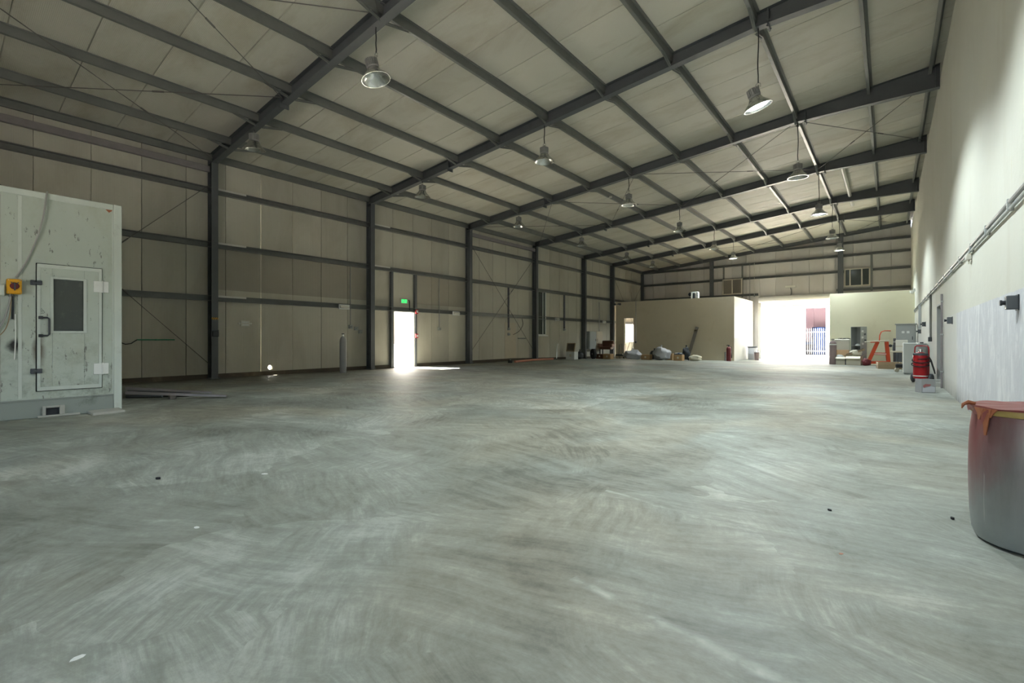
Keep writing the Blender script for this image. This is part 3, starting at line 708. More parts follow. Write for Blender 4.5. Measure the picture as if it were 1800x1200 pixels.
# ------------------------------------------------------------------ pendant lamps
def lamp_meshes():
    d = {}
    R_ = .265
    b = MB()
    b.lathe([(.095, .222), (.11, .205), (.14, .145), (.185, .095), (.235, .05), (R_, .0), (R_+.014, .0), (R_+.014, .010), (R_, .014), (.24, .062), (.19, .107), (.146, .155), (.118, .213), (.095, .228)], 28)
    d['reflector'] = b.mesh('reflector'); d['reflector'].materials.append(MAT['alu'])
    b = MB(); b.lathe([(0, .226), (.112, .226), (.116, .235), (.116, .255), (.09, .26), (.09, .40), (.075, .415), (0, .415)], 20)
    for i in range(20):
        a = 2*PI*i/20; m_ = Matrix.Rotation(a, 4, 'Z')
        b.box(.085, .122, -.005, .005, .262, .398, m_)
    d['driver_housing'] = b.mesh('driver_housing'); d['driver_housing'].materials.append(MAT['fin'])
    for nm, mt in (('lamp_face', 'unlit'), ('lamp_face_lit', 'lit')):
        b = MB(); b.lathe([(0, .178), (.08, .18), (.096, .19), (.098, .205), (.0, .206)], 20) if mt == 'unlit' else b.lathe([(0, .03), (.20, .033), (.225, .045), (.16, .12), (.098, .19), (0, .195)], 24)
        d[nm] = b.mesh('lamp_face'); d[nm].materials.append(MAT[mt])
    b = MB(); b.tube([(.0, 0, .41), (.0, 0, .47)], .02, 8); b.tube([(-.045, 0, .43), (-.045, 0, .50), (.0, 0, .53), (.045, 0, .50), (.045, 0, .43)], .008, 6)
    d['hanger'] = b.mesh('hanger'); d['hanger'].materials.append(MAT['chrome'])
    return d
LM = lamp_meshes()
ROWS = [('left', -12.80, 6.16), ('middle', -7.60, 6.18), ('right', -2.15, 6.05)]
LIT = {('right', 0), ('right', 1), ('right', 3), ('right', 5), ('middle', 5)}
for rn, lx, lz in ROWS:
    for i in range(6):
        lit = (rn, i) in LIT
        x, y = lx, YF[i]
        if rn == 'left' and i == 0: x = -13.05
        if rn == 'middle' and i == 0: x = -7.72
        tilt = {('middle', 0): (9, -11), ('left', 0): (4, 8), ('right', 1): (11, -14), ('left', 1): (3, 5)}.get((rn, i), (2, 0))
        o = thing('pendant_lamp', '%s aluminium pendant lamp, %s row, hung on the %s steel frame' % ('lit' if lit else 'unlit', rn, ORD[i]), 'lamp', (x, y, lz), 0, 'pendant lamps under the roof frames')
        tr_ = (math.radians(tilt[0]), math.radians(tilt[1]), 0)
        link('reflector', LM['reflector'], o, (0, 0, 0), tr_); link('driver_housing', LM['driver_housing'], o, (0, 0, 0), tr_); link('hanger', LM['hanger'], o)
        f = link('lamp_face', LM['lamp_face_lit' if lit else 'lamp_face'], o, (0, 0, 0), tr_)
        if lit: f['label'] = 'glowing white lamp face'
        top = raf_b(x)-lz
        b = MB(); n = 9
        b.tube([(math.sin(i*2.1+j*.9)*.008*(0 < j < n-1), math.cos(i+j*1.3)*.008*(0 < j < n-1), .52+(top-.50)*j/(n-1)) for j in range(n)], .012, 6)
        b.build('cord', 'rubber', o)
        if lit:
            ld = bpy.data.lights.new('lamp_glow', 'SPOT'); ld.energy = 800; ld.color = (.86, .97, 1.0); ld.spot_size = math.radians(138); ld.spot_blend = .38; ld.shadow_soft_size = .12
            lo = bpy.data.objects.new('lamp_glow', ld); C.objects.link(lo); lo.parent = o; lo.location = (0, 0, .015)

# ------------------------------------------------------------------ spray booth
BX = -10.1
bo = thing('spray_booth', 'large pale green white spray booth cabin with a door at the left', 'spray booth', (BX, 0, 0))
def bxp(name, mat, y0, y1, z0, z1, d0, d1, parent=bo, bev=.006, par_off=(0, 0, 0)):
    return MB().bbox(d0, d1, y0, y1, z0, z1, bev).build(name, mat, parent, par_off)
dy0, dy1, dz0, dz1 = 1.085, 1.86, .395, 2.35
# cladding panels leave the doorway open
b = MB(); b.box(-5.2, 0, -5.2, .72, .28, 3.34); b.build('wall_panel', 'booth', bo)
b = MB(); b.box(-.06, 0, .724, dy0, .28, 3.34); b.box(-.06, 0, dy0, dy1, dz1, 3.34); b.box(-.06, 0, dy0, dy1, .28, dz0); b.box(-.06, 0, dy1, 2.03, .28, 3.34)
b.build('wall_panel', 'booth', bo)
b = MB(); b.box(-5.2, -.062, 2.04, 2.10, .28, 3.34); b.box(-5.2, -.062, .72, 2.04, 3.28, 3.34); b.box(-5.2, -5.14, .72, 2.04, .28, 3.28); b.build('wall_panel', 'booth', bo)
bxp('joint_cover', 'booth_trim', .90, .94, .30, 3.33, .0, .006)
bxp('corner_trim', 'booth_trim', 2.005, 2.11, .0, 3.43, -.09, .016)
bxp('corner_fold', 'booth_trim', 1.985, 2.003, .28, 3.34, .0, .010)
bxp('top_trim', 'booth_trim', -5.2, 2.0, 3.335, 3.43, -5.2, .012)
bxp('plinth', 'plinth', -5.2, 2.0, .0, .275, -5.2, .018)
bxp('plinth_lip', 'plinth', -5.2, 2.0, .262, .285, .018, .03, bev=.004)
b = MB(); b.bbox(.018, .07, 1.15, 1.19, .03, .17, .006); b.bbox(.018, .07, 1.34, 1.40, .03, .17, .006); b.bbox(.018, .07, 1.19, 1.34, .14, .17, .006); b.bbox(.018, .07, 1.10, 1.58, .0, .03, .006)
b.build('vent_frame', 'concrete', bo); bxp('vent_dark_sheet', 'black', 1.19, 1.34, .03, .14, .012, .022, bev=.002)  # flat black sheet paints the dark inside of the vent
# door leaf and its furniture
dl = bpy.data.objects.new('door', None); C.objects.link(dl); dl.parent = bo; dl.location = (.0, 0, 0)
wy0, wy1, wz0, wz1 = 1.265, 1.635, 1.31, 2.13
b = MB(); g = .012
b.bbox(-.03, .022, dy0+g, wy0, dz0+g, dz1-g, .004); b.bbox(-.03, .022, wy1, dy1-g, dz0+g, dz1-g, .004); b.bbox(-.03, .022, wy0, wy1, dz0+g, wz0, .003); b.bbox(-.03, .022, wy0, wy1, wz1, dz1-g, .003)
b.build('door_leaf', 'booth', dl)
for (y0, y1, z0, z1) in ((dy0+g, dy1-g, dz0+g, dz0+.07), (dy0+g, dy1-g, dz1-.07, dz1-g), (dy0+g, dy0+.05, dz0+.07, dz1-.07), (dy1-.05, dy1-g, dz0+.07, dz1-.07)):
    bxp('door_edging', 'booth_trim', y0, y1, z0, z1, .022, .032, dl, .003)
bxp('window_pane', 'darkglass', wy0, wy1, wz0, wz1, -.01, .004, dl, .001)
b = MB(); b.bbox(.020, .036, wy0-.025, wy0+.012, wz0-.025, wz1+.025, .004); b.bbox(.020, .036, wy1-.012, wy1+.03, wz0-.025, wz1+.025, .004); b.bbox(.020, .036, wy0, wy1, wz0-.025, wz0+.01, .004); b.bbox(.020, .036, wy0, wy1, wz1-.01, wz1+.025, .004)
b.build('window_frame', 'booth_trim', dl)
hy = 1.13
b = MB(); b.tube([(.03, hy, 1.235), (.075, hy+.02, 1.235), (.085, hy+.07, 1.23), (.085, hy+.085, 1.20), (.085, hy+.085, 1.57-.33+.0), ], .001, 4) if False else None
hb = MB(); hb.tube([(.05, hy+.01, 1.52), (.06, hy+.075, 1.52), (.06, hy+.095, 1.50), (.06, hy+.095, 1.265), (.06, hy+.075, 1.245), (.05, hy+.01, 1.245)], .013, 8)
for z in (1.52, 1.245): hb.bbox(.022, .065, hy-.02, hy+.03, z-.022, z+.022, .005)
hb.build('handle', 'black', dl)
for z in (2.045, .71):
    h = MB(); h.bbox(.02, .038, dy1-.115, dy1-.006, z-.09, z+.09, .004); h.bbox(.005, .03, dy1-.0, dy1+.075, z-.09, z+.09, .004); h.tube([(.034, dy1-.004, z-.095), (.034, dy1-.004, z+.095)], .012, 8)
    for dz_ in (-.055, .0, .055): h.tube([(.03, dy1+.05, z+dz_), (.037, dy1+.05, z+dz_)], .012, 6)
    h.build('hinge', 'white', dl)
    q = MB(); q.bbox(.0, .05, dy0-.06, dy0-.002, z-.038, z+.038, .006); q.bbox(.034, .062, dy0+.002, dy0+.065, z-.034, z+.034, .006); q.tube([(.05, dy0-.03, z), (.05, dy0+.05, z)], .016, 8)
    q.build('latch', 'dgrey', dl)
gap = MB(); gap.box(-.05, -.035, dy0, dy1, dz0, dz1); gap.build('door_gap_backing', 'black', dl)  # black sheet behind the leaf stands in for shade in the door gap
# round weathered logo outline above the handle, engraved as a thin raised line
lg = MB(); lg.tube([(.024, 1.145+.035*math.cos(t), 1.605+.022*math.sin(t)) for t in [PI*.15+i*2*PI*.97/14 for i in range(15)]], .0025, 4); lg.tube([(.024, 1.115, 1.612), (.024, 1.145, 1.66), (.024, 1.175, 1.612)], .0025, 4); lg.tube([(.024, 1.13, 1.602), (.024, 1.145, 1.612), (.024, 1.16, 1.602)], .002, 4)
lg.build('door_emblem', 'dgrey', dl)
tri = MB(); tri.prism([(1.90, 3.33), (2.0, 3.335), (1.945, 3.285)], .001, .004, 'x').build('rust_patch', 'skin2', bo)

iso = thing('isolator_box', 'yellow isolator box with a round dark red knob on the spray booth', 'switch box', (BX+.001, .855, 1.965))
MB().bbox(.002, .09, -.078, .078, -.11, .11, .012).build('case', 'yellow', iso)
MB().bbox(.09, .098, -.07, .07, -.10, .10, .004).build('cover', 'yellow', iso)
kn = MB(); kn.lathe([(.048, .0), (.050, .012), (.042, .022), (0, .024)], 18); kn.build('knob', 'darkred', iso, (.098, 0, .005), (0, PI/2, 0))
pt = MB(); pt.bbox(.122, .132, -.008, .008, -.062, .05, .003); pt.bbox(.122, .130, -.036, -.026, .03, .065, .002, rotm('X', 35, (.126, -.03, .05))); pt.bbox(.122, .130, .026, .036, .03, .065, .002, rotm('X', -35, (.126, .03, .05))); pt.build('pointer', 'dgrey', iso)
for sy in (-1, 1):
    for sz in (-1, 1): MB().tube([(.096, sy*.06, sz*.09), (.101, sy*.06, sz*.09)], .006, 6).build('screw', 'chrome', iso)
gl_ = MB(); gl_.tube([(.045, -.02, -.11), (.045, -.02, -.14)], .016, 8); gl_.build('cable_gland', 'black', iso)
jb = thing('junction_box', 'small grey junction box left of the yellow isolator box', 'switch box', (BX+.001, .69, 1.90))
MB().bbox(.002, .06, -.07, .075, -.075, .085, .01).build('case', 'booth_trim', jb); MB().bbox(.06, .066, -.06, .065, -.065, .075, .003).build('cover', 'booth_trim', jb)
def cable(name, label, pts, r, mat, cat='cable'):
    P0 = Vector(pts[0]); q = [Vector(p)-P0 for p in pts]
    # Catmull-Rom
    out = []
    for i in range(len(q)-1):
        a_, b_, c2, d_ = q[max(i-1, 0)], q[i], q[i+1], q[min(i+2, len(q)-1)]
        for t in (0, .25, .5, .75):
            out.append(.5*((2*b_)+(c2-a_)*t+(2*a_-5*b_+4*c2-d_)*t*t+(3*b_-a_-3*c2+d_)*t**3))
    out.append(q[-1])
    return tag(MB().tube(out, r, 6).build(name, mat, None, P0), label, cat)
def fx(px, py, off=.03, X=BX):          # a point standing off the booth face
    y = yl(px, X); d = -_s*X+_c*y; return (X+off, y, CAM_H+(595-py)*d/830.0)
cable('cable', 'grey cable looping from the booth roof edge down to the yellow isolator box', [(BX-.1, yl(84, BX), 3.44), fx(82, 340), fx(74, 385, .05), fx(62, 425), fx(45, 462), fx(27, 488)], .011, 'fin')
cable('hose', 'grey hose curving left below the yellow isolator box', [fx(19, 517), fx(15, 535, .05), fx(6, 562, .05), fx(-8, 585)], .012, 'fin')
cable('wire', 'thin brown wire curving left below the yellow isolator box', [fx(20, 517), fx(16, 555, .06), fx(9, 578, .06), fx(-4, 592)], .006, 'wood')
cable('cord', 'dark blue cord end dangling under the yellow isolator box', [fx(22, 517), fx(22.5, 540, .025), fx(21.5, 561, .025)], .012, 'black')
cable('strap', 'thin white strap hanging in front of the black burn mark', [fx(26.5, 552, .02), fx(27, 590, .02), fx(26, 618, .02), fx(25, 632, .02)], .007, 'white')
sl = MB(); sl.bbox(-.12, .12, -.20, .22, .0, .045, .012, rotm('Y', 6)); tag(sl.build('concrete_slab', 'concrete', None, (-9.88, 1.86, .0), (0, 0, .15)), 'broken flat concrete slab at the foot of the booth corner', 'slab')

# raised steel ramp frame behind the booth corner
def floorpt(px, py, z=0): 
    d = 830*(CAM_H-z)/(py-595); r = (px-900)/830*d; return Vector((-_s*d+_c*r, _c*d+_s*r, z))
rm = thing('ramp', 'low dark steel ramp deck tilted on a short leg behind the booth', 'ramp', floorpt(312, 700))
o0 = rm.location
def rel(px, py, z): return floorpt(px, py, z)-o0
for name, (a_, b_, w, t, mat) in {'front_rail': (rel(222, 690, .16), rel(398, 696, .03), .10, .05, 'strut'), 'rear_rail': (rel(222, 682, .19), rel(372, 690, .03), .10, .05, 'strut')}.items():
    d = (b_-a_); n_ = Vector((-d.y, d.x, 0)).normalized()*w/2; u = Vector((0, 0, t/2))
    vs = [a_-n_-u, a_+n_-u, a_+n_+u, a_-n_+u, b_-n_-u*.4, b_+n_-u*.4, b_+n_+u, b_-n_+u]
    MB().add(vs, [(0, 1, 2, 3), (7, 6, 5, 4), (0, 4, 5, 1), (1, 5, 6, 2), (2, 6, 7, 3), (3, 7, 4, 0)]).build(name, mat, rm)
a_, b_, c2, d_ = rel(224, 690, .12), rel(335, 692.5, .055), rel(335, 688.5, .055), rel(224, 683, .13)
u = Vector((0, 0, .02)); MB().add([a_, b_, c2, d_, a_-u, b_-u, c2-u, d_-u], [(0, 1, 2, 3), (7, 6, 5, 4), (0, 4, 5, 1), (1, 5, 6, 2), (2, 6, 7, 3), (3, 7, 4, 0)]).build('deck_plate', 'dgrey', rm)
lg_ = MB().bbox(-.05, .05, -.05, .05, 0, .11, .006).build('leg', 'strut', rm, rel(303, 701, 0))
lo = MB(); e0, e1 = rel(222, 697, .03), rel(285, 696, .05); lo.tube([e0, e1], .03, 4); lo.build('lower_bar', 'dgrey', rm)

# ------------------------------------------------------------------ drum in the right foreground
dm = thing('steel_drum', 'scuffed steel drum with dried red paint skin over its lid by the right wall', 'drum', (.672, 4.03, 0))
MB().lathe([(0, 0), (.232, 0), (.262, .014), (.278, .06), (.287, .16), (.291, .30), (.292, .42), (.290, .55), (.285, .66), (.276, .74), (.270, .765), (.0, .765)], 48).build('body', 'drum', dm)
MB().lathe([(.272, .755), (.284, .76), (.288, .775), (.284, .792), (.272, .796), (.0, .796)], 48).build('rim_band', 'band', dm)
sk = MB(); N = 64; rnd = random.Random(3)
top = [(.0, .82)]
rings = []
def drip(a):          # hanging depth of the skin round the rim
    base = .010+.006*abs(math.sin(3*a+.6))+.004*abs(math.sin(7.3*a))
    for c0, wd_, dp in ((math.radians(-146), .13, .085), (math.radians(-160), .30, .03), (math.radians(-178), .12, .03), (math.radians(60), .2, .06)):
        e = (a-c0+PI) % (2*PI)-PI; base += dp*math.exp(-(e/wd_)**2*3.2)
    e = (a-math.radians(-90)+PI) % (2*PI)-PI
    return base*(1-.8*math.exp(-(e/.75)**4))
vs = [(0, 0, .806)]; fs = []
for r_, zf_ in ((.15, .807), (.25, .806), (.292, .803)):
    for j in range(N):
        a = 2*PI*j/N; w = 1+.012*math.sin(5*a)+.01*math.sin(11*a)+(.035 if j in (34, 35) and r_ > .28 else 0)
        vs.append((r_*w*math.cos(a), r_*w*math.sin(a), zf_+.003*math.sin(9*a)))
for t in (.35, 1.0):
    for j in range(N):
        a = 2*PI*j/N; dpt = drip((a+PI) % (2*PI)-PI)*t; rr = .293+.006*math.sin(7*a)
        vs.append((rr*math.cos(a), rr*math.sin(a), .798-dpt))
for j in range(N): fs.append((0, 1+j, 1+(j+1) % N))
for k_ in range(4):
    for j in range(N): fs.append((1+k_*N+j, 1+(k_+1)*N+j, 1+(k_+1)*N+(j+1) % N, 1+k_*N+(j+1) % N))
sk.add(vs, fs, True); so = sk.build('paint_skin', 'skin', dm); so['label'] = 'dried red paint skin with hanging runs'
ru = MB()
for a, wd_, l_ in ((math.radians(-143), .036, .155), (math.radians(-138), .040, .05), (math.radians(-151), .035, .07)):
    c_x, s_x = math.cos(a), math.sin(a); t_ = Vector((-s_x, c_x, 0)); o_ = Vector((c_x, s_x, 0))
    p_ = [o_*.2975+t_*w+Vector((0, 0, z)) for w, z in ((-wd_, .795), (wd_, .795), (wd_*.5, .795-l_*.45), (wd_*.1, .795-l_), (-wd_*.25, .795-l_), (-wd_*.35, .795-l_*.5))]
    q_ = [v-o_*.006 for v in p_]; n = len(p_)
    ru.add(p_+q_, [tuple(range(n)), tuple(range(2*n-1, n-1, -1))]+[(i, i+n, (i+1) % n+n, (i+1) % n) for i in range(n)])
ru.build('paint_run', 'skin2', dm)
fl = MB(); aa = math.radians(-170); ox, oy = .30*math.cos(aa), .30*math.sin(aa)
fl.tube([(ox*.9, oy*.9, .807), (ox, oy, .815), (ox*1.08, oy*1.08, .80), (ox*1.10, oy*1.10, .775)], [.012, .014, .010, .003], 6); fl.build('skin_flap', 'skin2', dm)

# ------------------------------------------------------------------ right wall fittings
def wallbox(px_far, name, label, y, z, s=1.0, grp='black socket boxes on the right wall'):
    o = thing(name, label, 'socket', (XR, y, z), 0, grp)
    MB().bbox(-.13*s, -.002, -.085*s, .085*s, -.10*s, .10*s, .012*s).build('case', 'dgrey', o)
    MB().bbox(-.016*s, -.001, -.10*s, .10*s, -.115*s, .115*s, .004).build('back_plate', 'black', o)
    c = MB(); c.tube([(-.13*s, 0, .0), (-.165*s, 0, .0)], .032*s, 12); c.tube([(-.165*s, 0, .0), (-.19*s, 0, .0)], .042*s, 12); c.build('plug_cap', 'black', o)
    for zz in (-.085, .085): MB().tube([(-.132*s, -.06*s, zz*s), (-.14*s, -.06*s, zz*s)], .012*s, 6).build('bolt', 'chrome', o)
    return o
wallbox(0, 'socket_box', 'black wall socket box high on the grey dado, nearest the camera', 7.0, 1.57, .70)
wallbox(0, 'socket_box', 'black wall socket box at the far end of the grey dado beside the doorway', 13.4, 1.58, .68)
wallbox(0, 'socket_box', 'dark socket box on the right wall above the red wheeled extinguisher', 22.6, 1.72, .8)
wallbox(0, 'socket_box', 'small dark socket box under the wide grey conduit on the right wall', 25.8, 1.50, .8)
b = MB(); zc = 2.62
tr = thing('conduit_run', 'grey twin conduit running along the right wall above the dado', 'conduit', (XR, 0, zc))
MB().tube([(-.03, YN+.1, .03), (-.03, 31.8, .03)], .022, 8).build('upper_pipe', 'fin', tr)
MB().tube([(-.03, YN+.1, -.045), (-.03, 31.8, -.045)], .018, 8).build('lower_pipe', 'grey', tr)
for i in range(25): MB().bbox(-.055, -.001, -.02, .02, -.07, .06, .004).build('saddle', 'grey', tr, (0, YN+.8+i*1.5, 0))
jn = MB(); jn.bbox(-.07, -.001, -.09, .09, -.16, -.065, .01); jn.tube([(-.035, 0, -.16), (-.035, 0, -.22)], .015, 6); jn.build('tee_box', 'offwhite', tr, (0, 10.5, 0))
o = thing('drop_conduit', 'thin grey conduit dropping to a switch beside the right wall doorway', 'conduit', (XR, 19.5, 1.25))
MB().tube([(-.03, 0, 0), (-.03, 0, 1.32)], .028, 8).build('pipe', 'fin', o); MB().bbox(-.09, -.001, -.09, .09, -.14, .0, .01).build('switch', 'dgrey', o)
o = thing('wide_conduit', 'wide grey green conduit box dropping down the right wall', 'conduit', (XR, 25.7, 1.62))
MB().bbox(-.09, -.001, -.10, .10, 0, .97, .01).build('trunking', 'grey', o); MB().bbox(-.10, -.001, -.11, .11, -.001, .05, .006).build('end_cap', 'grey', o)
o = thing('wall_pipe', 'thin vertical pipe along the near edge of the right wall doorway', 'pipe', (XR, 15.45, 0))
MB().tube([(-.035, 0, 0), (-.035, 0, 2.28)], .022, 8).build('pipe', 'strut', o)
for z in (.4, 1.3, 2.1): MB().bbox(-.06, -.001, -.03, .03, z-.015, z+.015, .004).build('clip', 'grey', o)
o = thing('camera_dome', 'small white security camera on the right wall by the store room', 'camera', (XR, 31.2, 3.62))
MB().bbox(-.06, -.001, -.06, .06, -.04, .10, .01).build('bracket', 'white', o); MB().lathe([(0, -.16), (.07, -.13), (.09, -.06), (.09, .0), (0, .01)], 16, (-.13, 0, 0)).build('dome', 'white', o); MB().tube([(-.06, 0, .03), (-.13, 0, .03), (-.13, 0, 0)], .02, 6).build('arm', 'white', o)

# ------------------------------------------------------------------ left wall fittings
def lconduit(px, label, z0, z1=3.96, r=.02, boxes=((0, 0),), mat='fin'):
    y = yl(px); o = thing('wall_conduit', label, 'conduit', (XL, y, z0))
    MB().tube([(.04, 0, 0), (.04, 0, z1-z0)], r, 8).build('pipe', mat, o)
    for dy, dz_ in boxes:
        b = MB(); b.bbox(.001, .10, dy-.07, dy+.07, dz_-.10, dz_+.04, .01); b.tube([(.10, dy, dz_-.03), (.14, dy, dz_-.05)], .035, 10); b.build('socket', 'grey', o)
    return o
lconduit(615, 'thin conduit with twin grey sockets left of the second steel column', 1.68, boxes=((0, 0), (.24, -.06), (.42, -.18)))
lconduit(771, 'thin conduit with one grey socket right of the side doorway', 1.68)
lconduit(893, 'thick dark conduit above the pale patch on the braced wall bay', 1.75, r=.05, boxes=((0, 0), (0, -.28)), mat='steel')
lconduit(991, 'dark conduit ending in a black socket above the step ladder', 1.80, r=.06, mat='steel')
o = thing('wall_plate', 'pale rectangular plate bolted on the wall right of the nearest column', 'wall plate', (XL, 6.44, 1.68))
MB().bbox(.001, .03, -.13, .13, -.09, .09, .008).build('plate', 'offwhite', o); MB().bbox(.001, .02, -.20, .20, -.025, .025, .005).build('strap', 'offwhite', o)
b = MB(); b.bbox(.03, .036, -.10, .10, -.06, -.02, .002); b.bbox(.03, .036, -.10, .10, .02, .06, .002); b.build('raised_bar', 'white', o)
for sy in (-1, 1): MB().tube([(.02, sy*.18, 0), (.035, sy*.18, 0)], .014, 6).build('bolt', 'chrome', o)
o = thing('exit_sign', 'small green glowing exit sign above the side doorway', 'sign', (XL, 12.74, 2.78))
MB().bbox(.001, .05, -.20, .20, -.10, .10, .01).build('case', 'offwhite', o); MB().bbox(.05, .056, -.16, .12, -.075, .075, .003).build('face', 'exit_green', o)
b = MB(); b.tube([(.06, -.03, -.01), (.06, -.03, .035)], .012, 6); b.tube([(.06, -.03, .05), (.06, -.03, .052)], .012, 6); b.tube([(.06, -.03, -.01), (.06, -.06, -.05)], .009, 6); b.tube([(.06, -.03, -.01), (.06, .01, -.045)], .009, 6); b.tube([(.06, -.07, .03), (.06, .01, .02)], .008, 6)
b.build('running_figure', 'white', o)
MB().tube([(.02, .20, .05), (.02, .27, .05), (.02, .29, 0), (.02, .29, -.36)], .018, 6).build('cable', 'black', o)
for z, nm in ((2.36, 'upper red and white call point on the doorway post'), (1.32, 'lower red and white call point on the doorway post')):
    o = thing('call_point', nm, 'call point', (XL+.14, 13.30, z), 0, 'call points by the side doorway')
    MB().bbox(.0, .06, -.07, .07, -.09, .09, .01).build('case', 'red', o); MB().bbox(.06, .066, -.045, .045, -.05, .05, .003).build('face', 'white', o)
for y, nm in ((9.83, 'first white bulkhead light on the wall girt left of the second column'), (15.65, 'white bulkhead light on the wall girt right of the side doorway'), (24.26, 'white bulkhead light on the wall girt above the step ladder'), (30.35, 'white bulkhead light on the wall girt above the cream cabinet')):
    o = thing('bulkhead_light', nm, 'light', (XL+.155, y, 2.38), 0, 'bulkhead lights on the wall girt')
    MB().bbox(.0, .05, -.22, .22, -.09, .09, .012).build('base', 'white', o); MB().lathe([(.0, -.19), (.05, -.18), (.06, -.12), (.06, .12), (.05, .18), (0, .19)], 12).build('diffuser', 'offwhite', o, (.05, 0, 0), (PI/2, 0, 0))
o = thing('air_pipe', 'green air pipe with black hose on the wall right of the booth', 'pipe', (XL, 3.67, 1.17))
MB().tube([(.06, 0, 0), (.06, .86, 0)], .018, 8).build('pipe', 'green', o); MB().bbox(.001, .08, .40, .44, -.02, .02, .004).build('clip', 'green', o)
MB().tube([(.06, 0, 0), (.09, -.05, -.03), (.10, -.14, -.10), (.09, -.26, -.12), (.07, -.40, -.05)], .014, 6).build('hose', 'rubber', o)
o = thing('hazard_sticker', 'yellow and black striped sticker on the nearest column', 'sticker', (-15.70, 5.47, 1.80))
MB().box(.0005, .003, -.088, .088, -.028, .028).build('backing', 'yellow', o)
for q in (-.055, 0, .055): MB().prism([(q-.025, -.028), (q-.005, -.028), (q+.022, .028), (q+.002, .028)], .003, .005, 'x').build('stripe', 'black', o)
o = thing('column_bracket', 'black rubber pad strapped to the nearest column at waist height', 'bracket', (-15.70, 5.47, 1.38))
MB().bbox(.001, .06, -.08, .09, -.12, .05, .012).build('pad', 'black', o); MB().bbox(.0, .02, -.10, .10, .05, .085, .006).build('strap', 'dgrey', o)
o = tag(MB().bbox(.002, .012, 0, .95, 0, 1.9, .003).build('cover_sheet', 'beige', None, (XL, 19.45, .16)), 'pale sheet patch fixed to the braced wall bay', 'sheet')
o = thing('handle_bar', 'short dark bar fixed on the pale patch of the braced bay', 'bar', (XL+.012, 20.9, 1.22))
MB().tube([(.03, -.35, 0), (.03, .35, 0)], .022, 8).build('bar', 'dgrey', o)
for dy in (-.3, .3): MB().bbox(.0, .03, dy-.02, dy+.02, -.02, .02, .004).build('lug', 'dgrey', o)
cable('cable', 'black cable loop hanging beside the thick dark conduit', [(XL+.06, 20.9, 2.30), (XL+.14, 20.85, 1.95), (XL+.14, 20.5, 1.60), (XL+.14, 20.0, 1.42)], .014, 'rubber')
cb = thing('grey_cabinet', 'grey metal wall cabinet right of the fifth column', 'cabinet', (XL, 28.6, floor_z(28.6)+.62))
MB().bbox(.001, .25, -.46, .46, 0, 1.22, .012).build('case', 'grey', cb); dd = MB().bbox(.25, .27, -.44, .44, .02, 1.2, .006).build('door', 'grey', cb); MB().bbox(.27, .295, .34, .37, .55, .70, .005).build('handle', 'black', dd)
cb = thing('cream_cabinet', 'cream electrical cabinet beside the grey wall cabinet', 'cabinet', (XL, 29.6, floor_z(29.6)+.60))
MB().bbox(.001, .22, -.45, .42, 0, 1.27, .012).build('case', 'beige', cb); dd = MB().bbox(.22, .24, -.42, .39, .02, 1.25, .006).build('door', 'beige', cb); MB().bbox(.24, .262, -.36, -.33, .55, .75, .005).build('handle', 'dgrey', dd)
MB().tube([(.19, 0, 1.27), (.19, 0, 3.3)], .028, 8).build('conduit', 'fin', cb)
# ------------------------------------------------------------------ loose things
def fh(px, py):                        # sight line meets the sloping floor
    z = 0.0
    for _ in range(12):
        p_ = floorpt(px, py, z); z = floor_z(p_.y)
    return p_
def gpos(px, Y, dz=0): return (atY(px, Y), Y, floor_z(Y)+dz)
def bottle(name, label, loc, H, r, mat, collar=None, cat='gas cylinder'):
    o = thing(name, label, cat, loc)
    MB().lathe([(0, 0), (r*.93, 0), (r, .02), (r, H*.80), (r*.93, H*.85), (r*.70, H*.90), (r*.34, H*.93), (0, H*.93)], 24).build('body', mat, o)
    b = MB(); b.tube([(0, 0, H*.925), (0, 0, H*.985)], r*.22, 8); b.tube([(-r*.5, 0, H*.96), (r*.3, 0, H*.96)], r*.12, 6); b.build('valve', 'chrome', o)
    b = MB(); b.tube([(0, 0, H*.98), (0, 0, H)], r*.42, 10); b.build('handwheel', 'dgrey', o)
    if collar: MB().lathe([(r*1.004, H*.76), (r*1.02, H*.765), (r*1.02, H*.795), (r*1.004, H*.80)], 24).build('collar', collar, o)
    return o
bottle('gas_cylinder', 'tall grey gas cylinder standing by the left wall before the second column', fh(603, 655), 1.38, .115, 'greycyl')
bottle('gas_cylinder', 'tall mauve grey gas cylinder with pale collar at the store room corner', fh(1464, 640.3), 1.36, .165, 'gasbottle', 'white')

# step ladder
p_ = fh(977, 631)
o = thing('step_ladder', 'aluminium step ladder standing open by the left wall under the dark conduit', 'ladder', p_, math.radians(8))
H = 1.62
for s_, nm in ((1, 'front_frame'), (-1, 'rear_frame')):
    b = MB()
    for sx in (-1, 1):
        a_ = Vector((sx*.24, s_*-.42, 0)); c2 = Vector((sx*.16, s_*-.02, H)); b.tube([a_, c2], .028, 4)
    n_st = 6 if s_ == 1 else 3
    b.build(nm, 'alu', o)
    for i in range(1, n_st+1):
        t = i/(n_st+.6); w = .24-.08*t; y_ = s_*(-.42+.40*t)
        MB().bbox(-w, w, y_-.045, y_+.045, H*t-.015, H*t+.015, .005).build('step' if s_ == 1 else 'cross_bar', 'alu', o)
MB().bbox(-.18, .18, -.06, .06, H-.03, H+.01, .006).build('top_cap', 'black', o)
MB().tube([(-.16, 0, H), (-.13, 0, H+.16), (.13, 0, H+.16), (.16, 0, H)], .015, 6).build('handrail', 'black', o)
for sx in (-1, 1):
    for s_ in (-1, 1): MB().bbox(sx*.24-.03, sx*.24+.03, s_*.42-.03, s_*.42+.03, 0, .06, .008).build('foot', 'rubber', o)

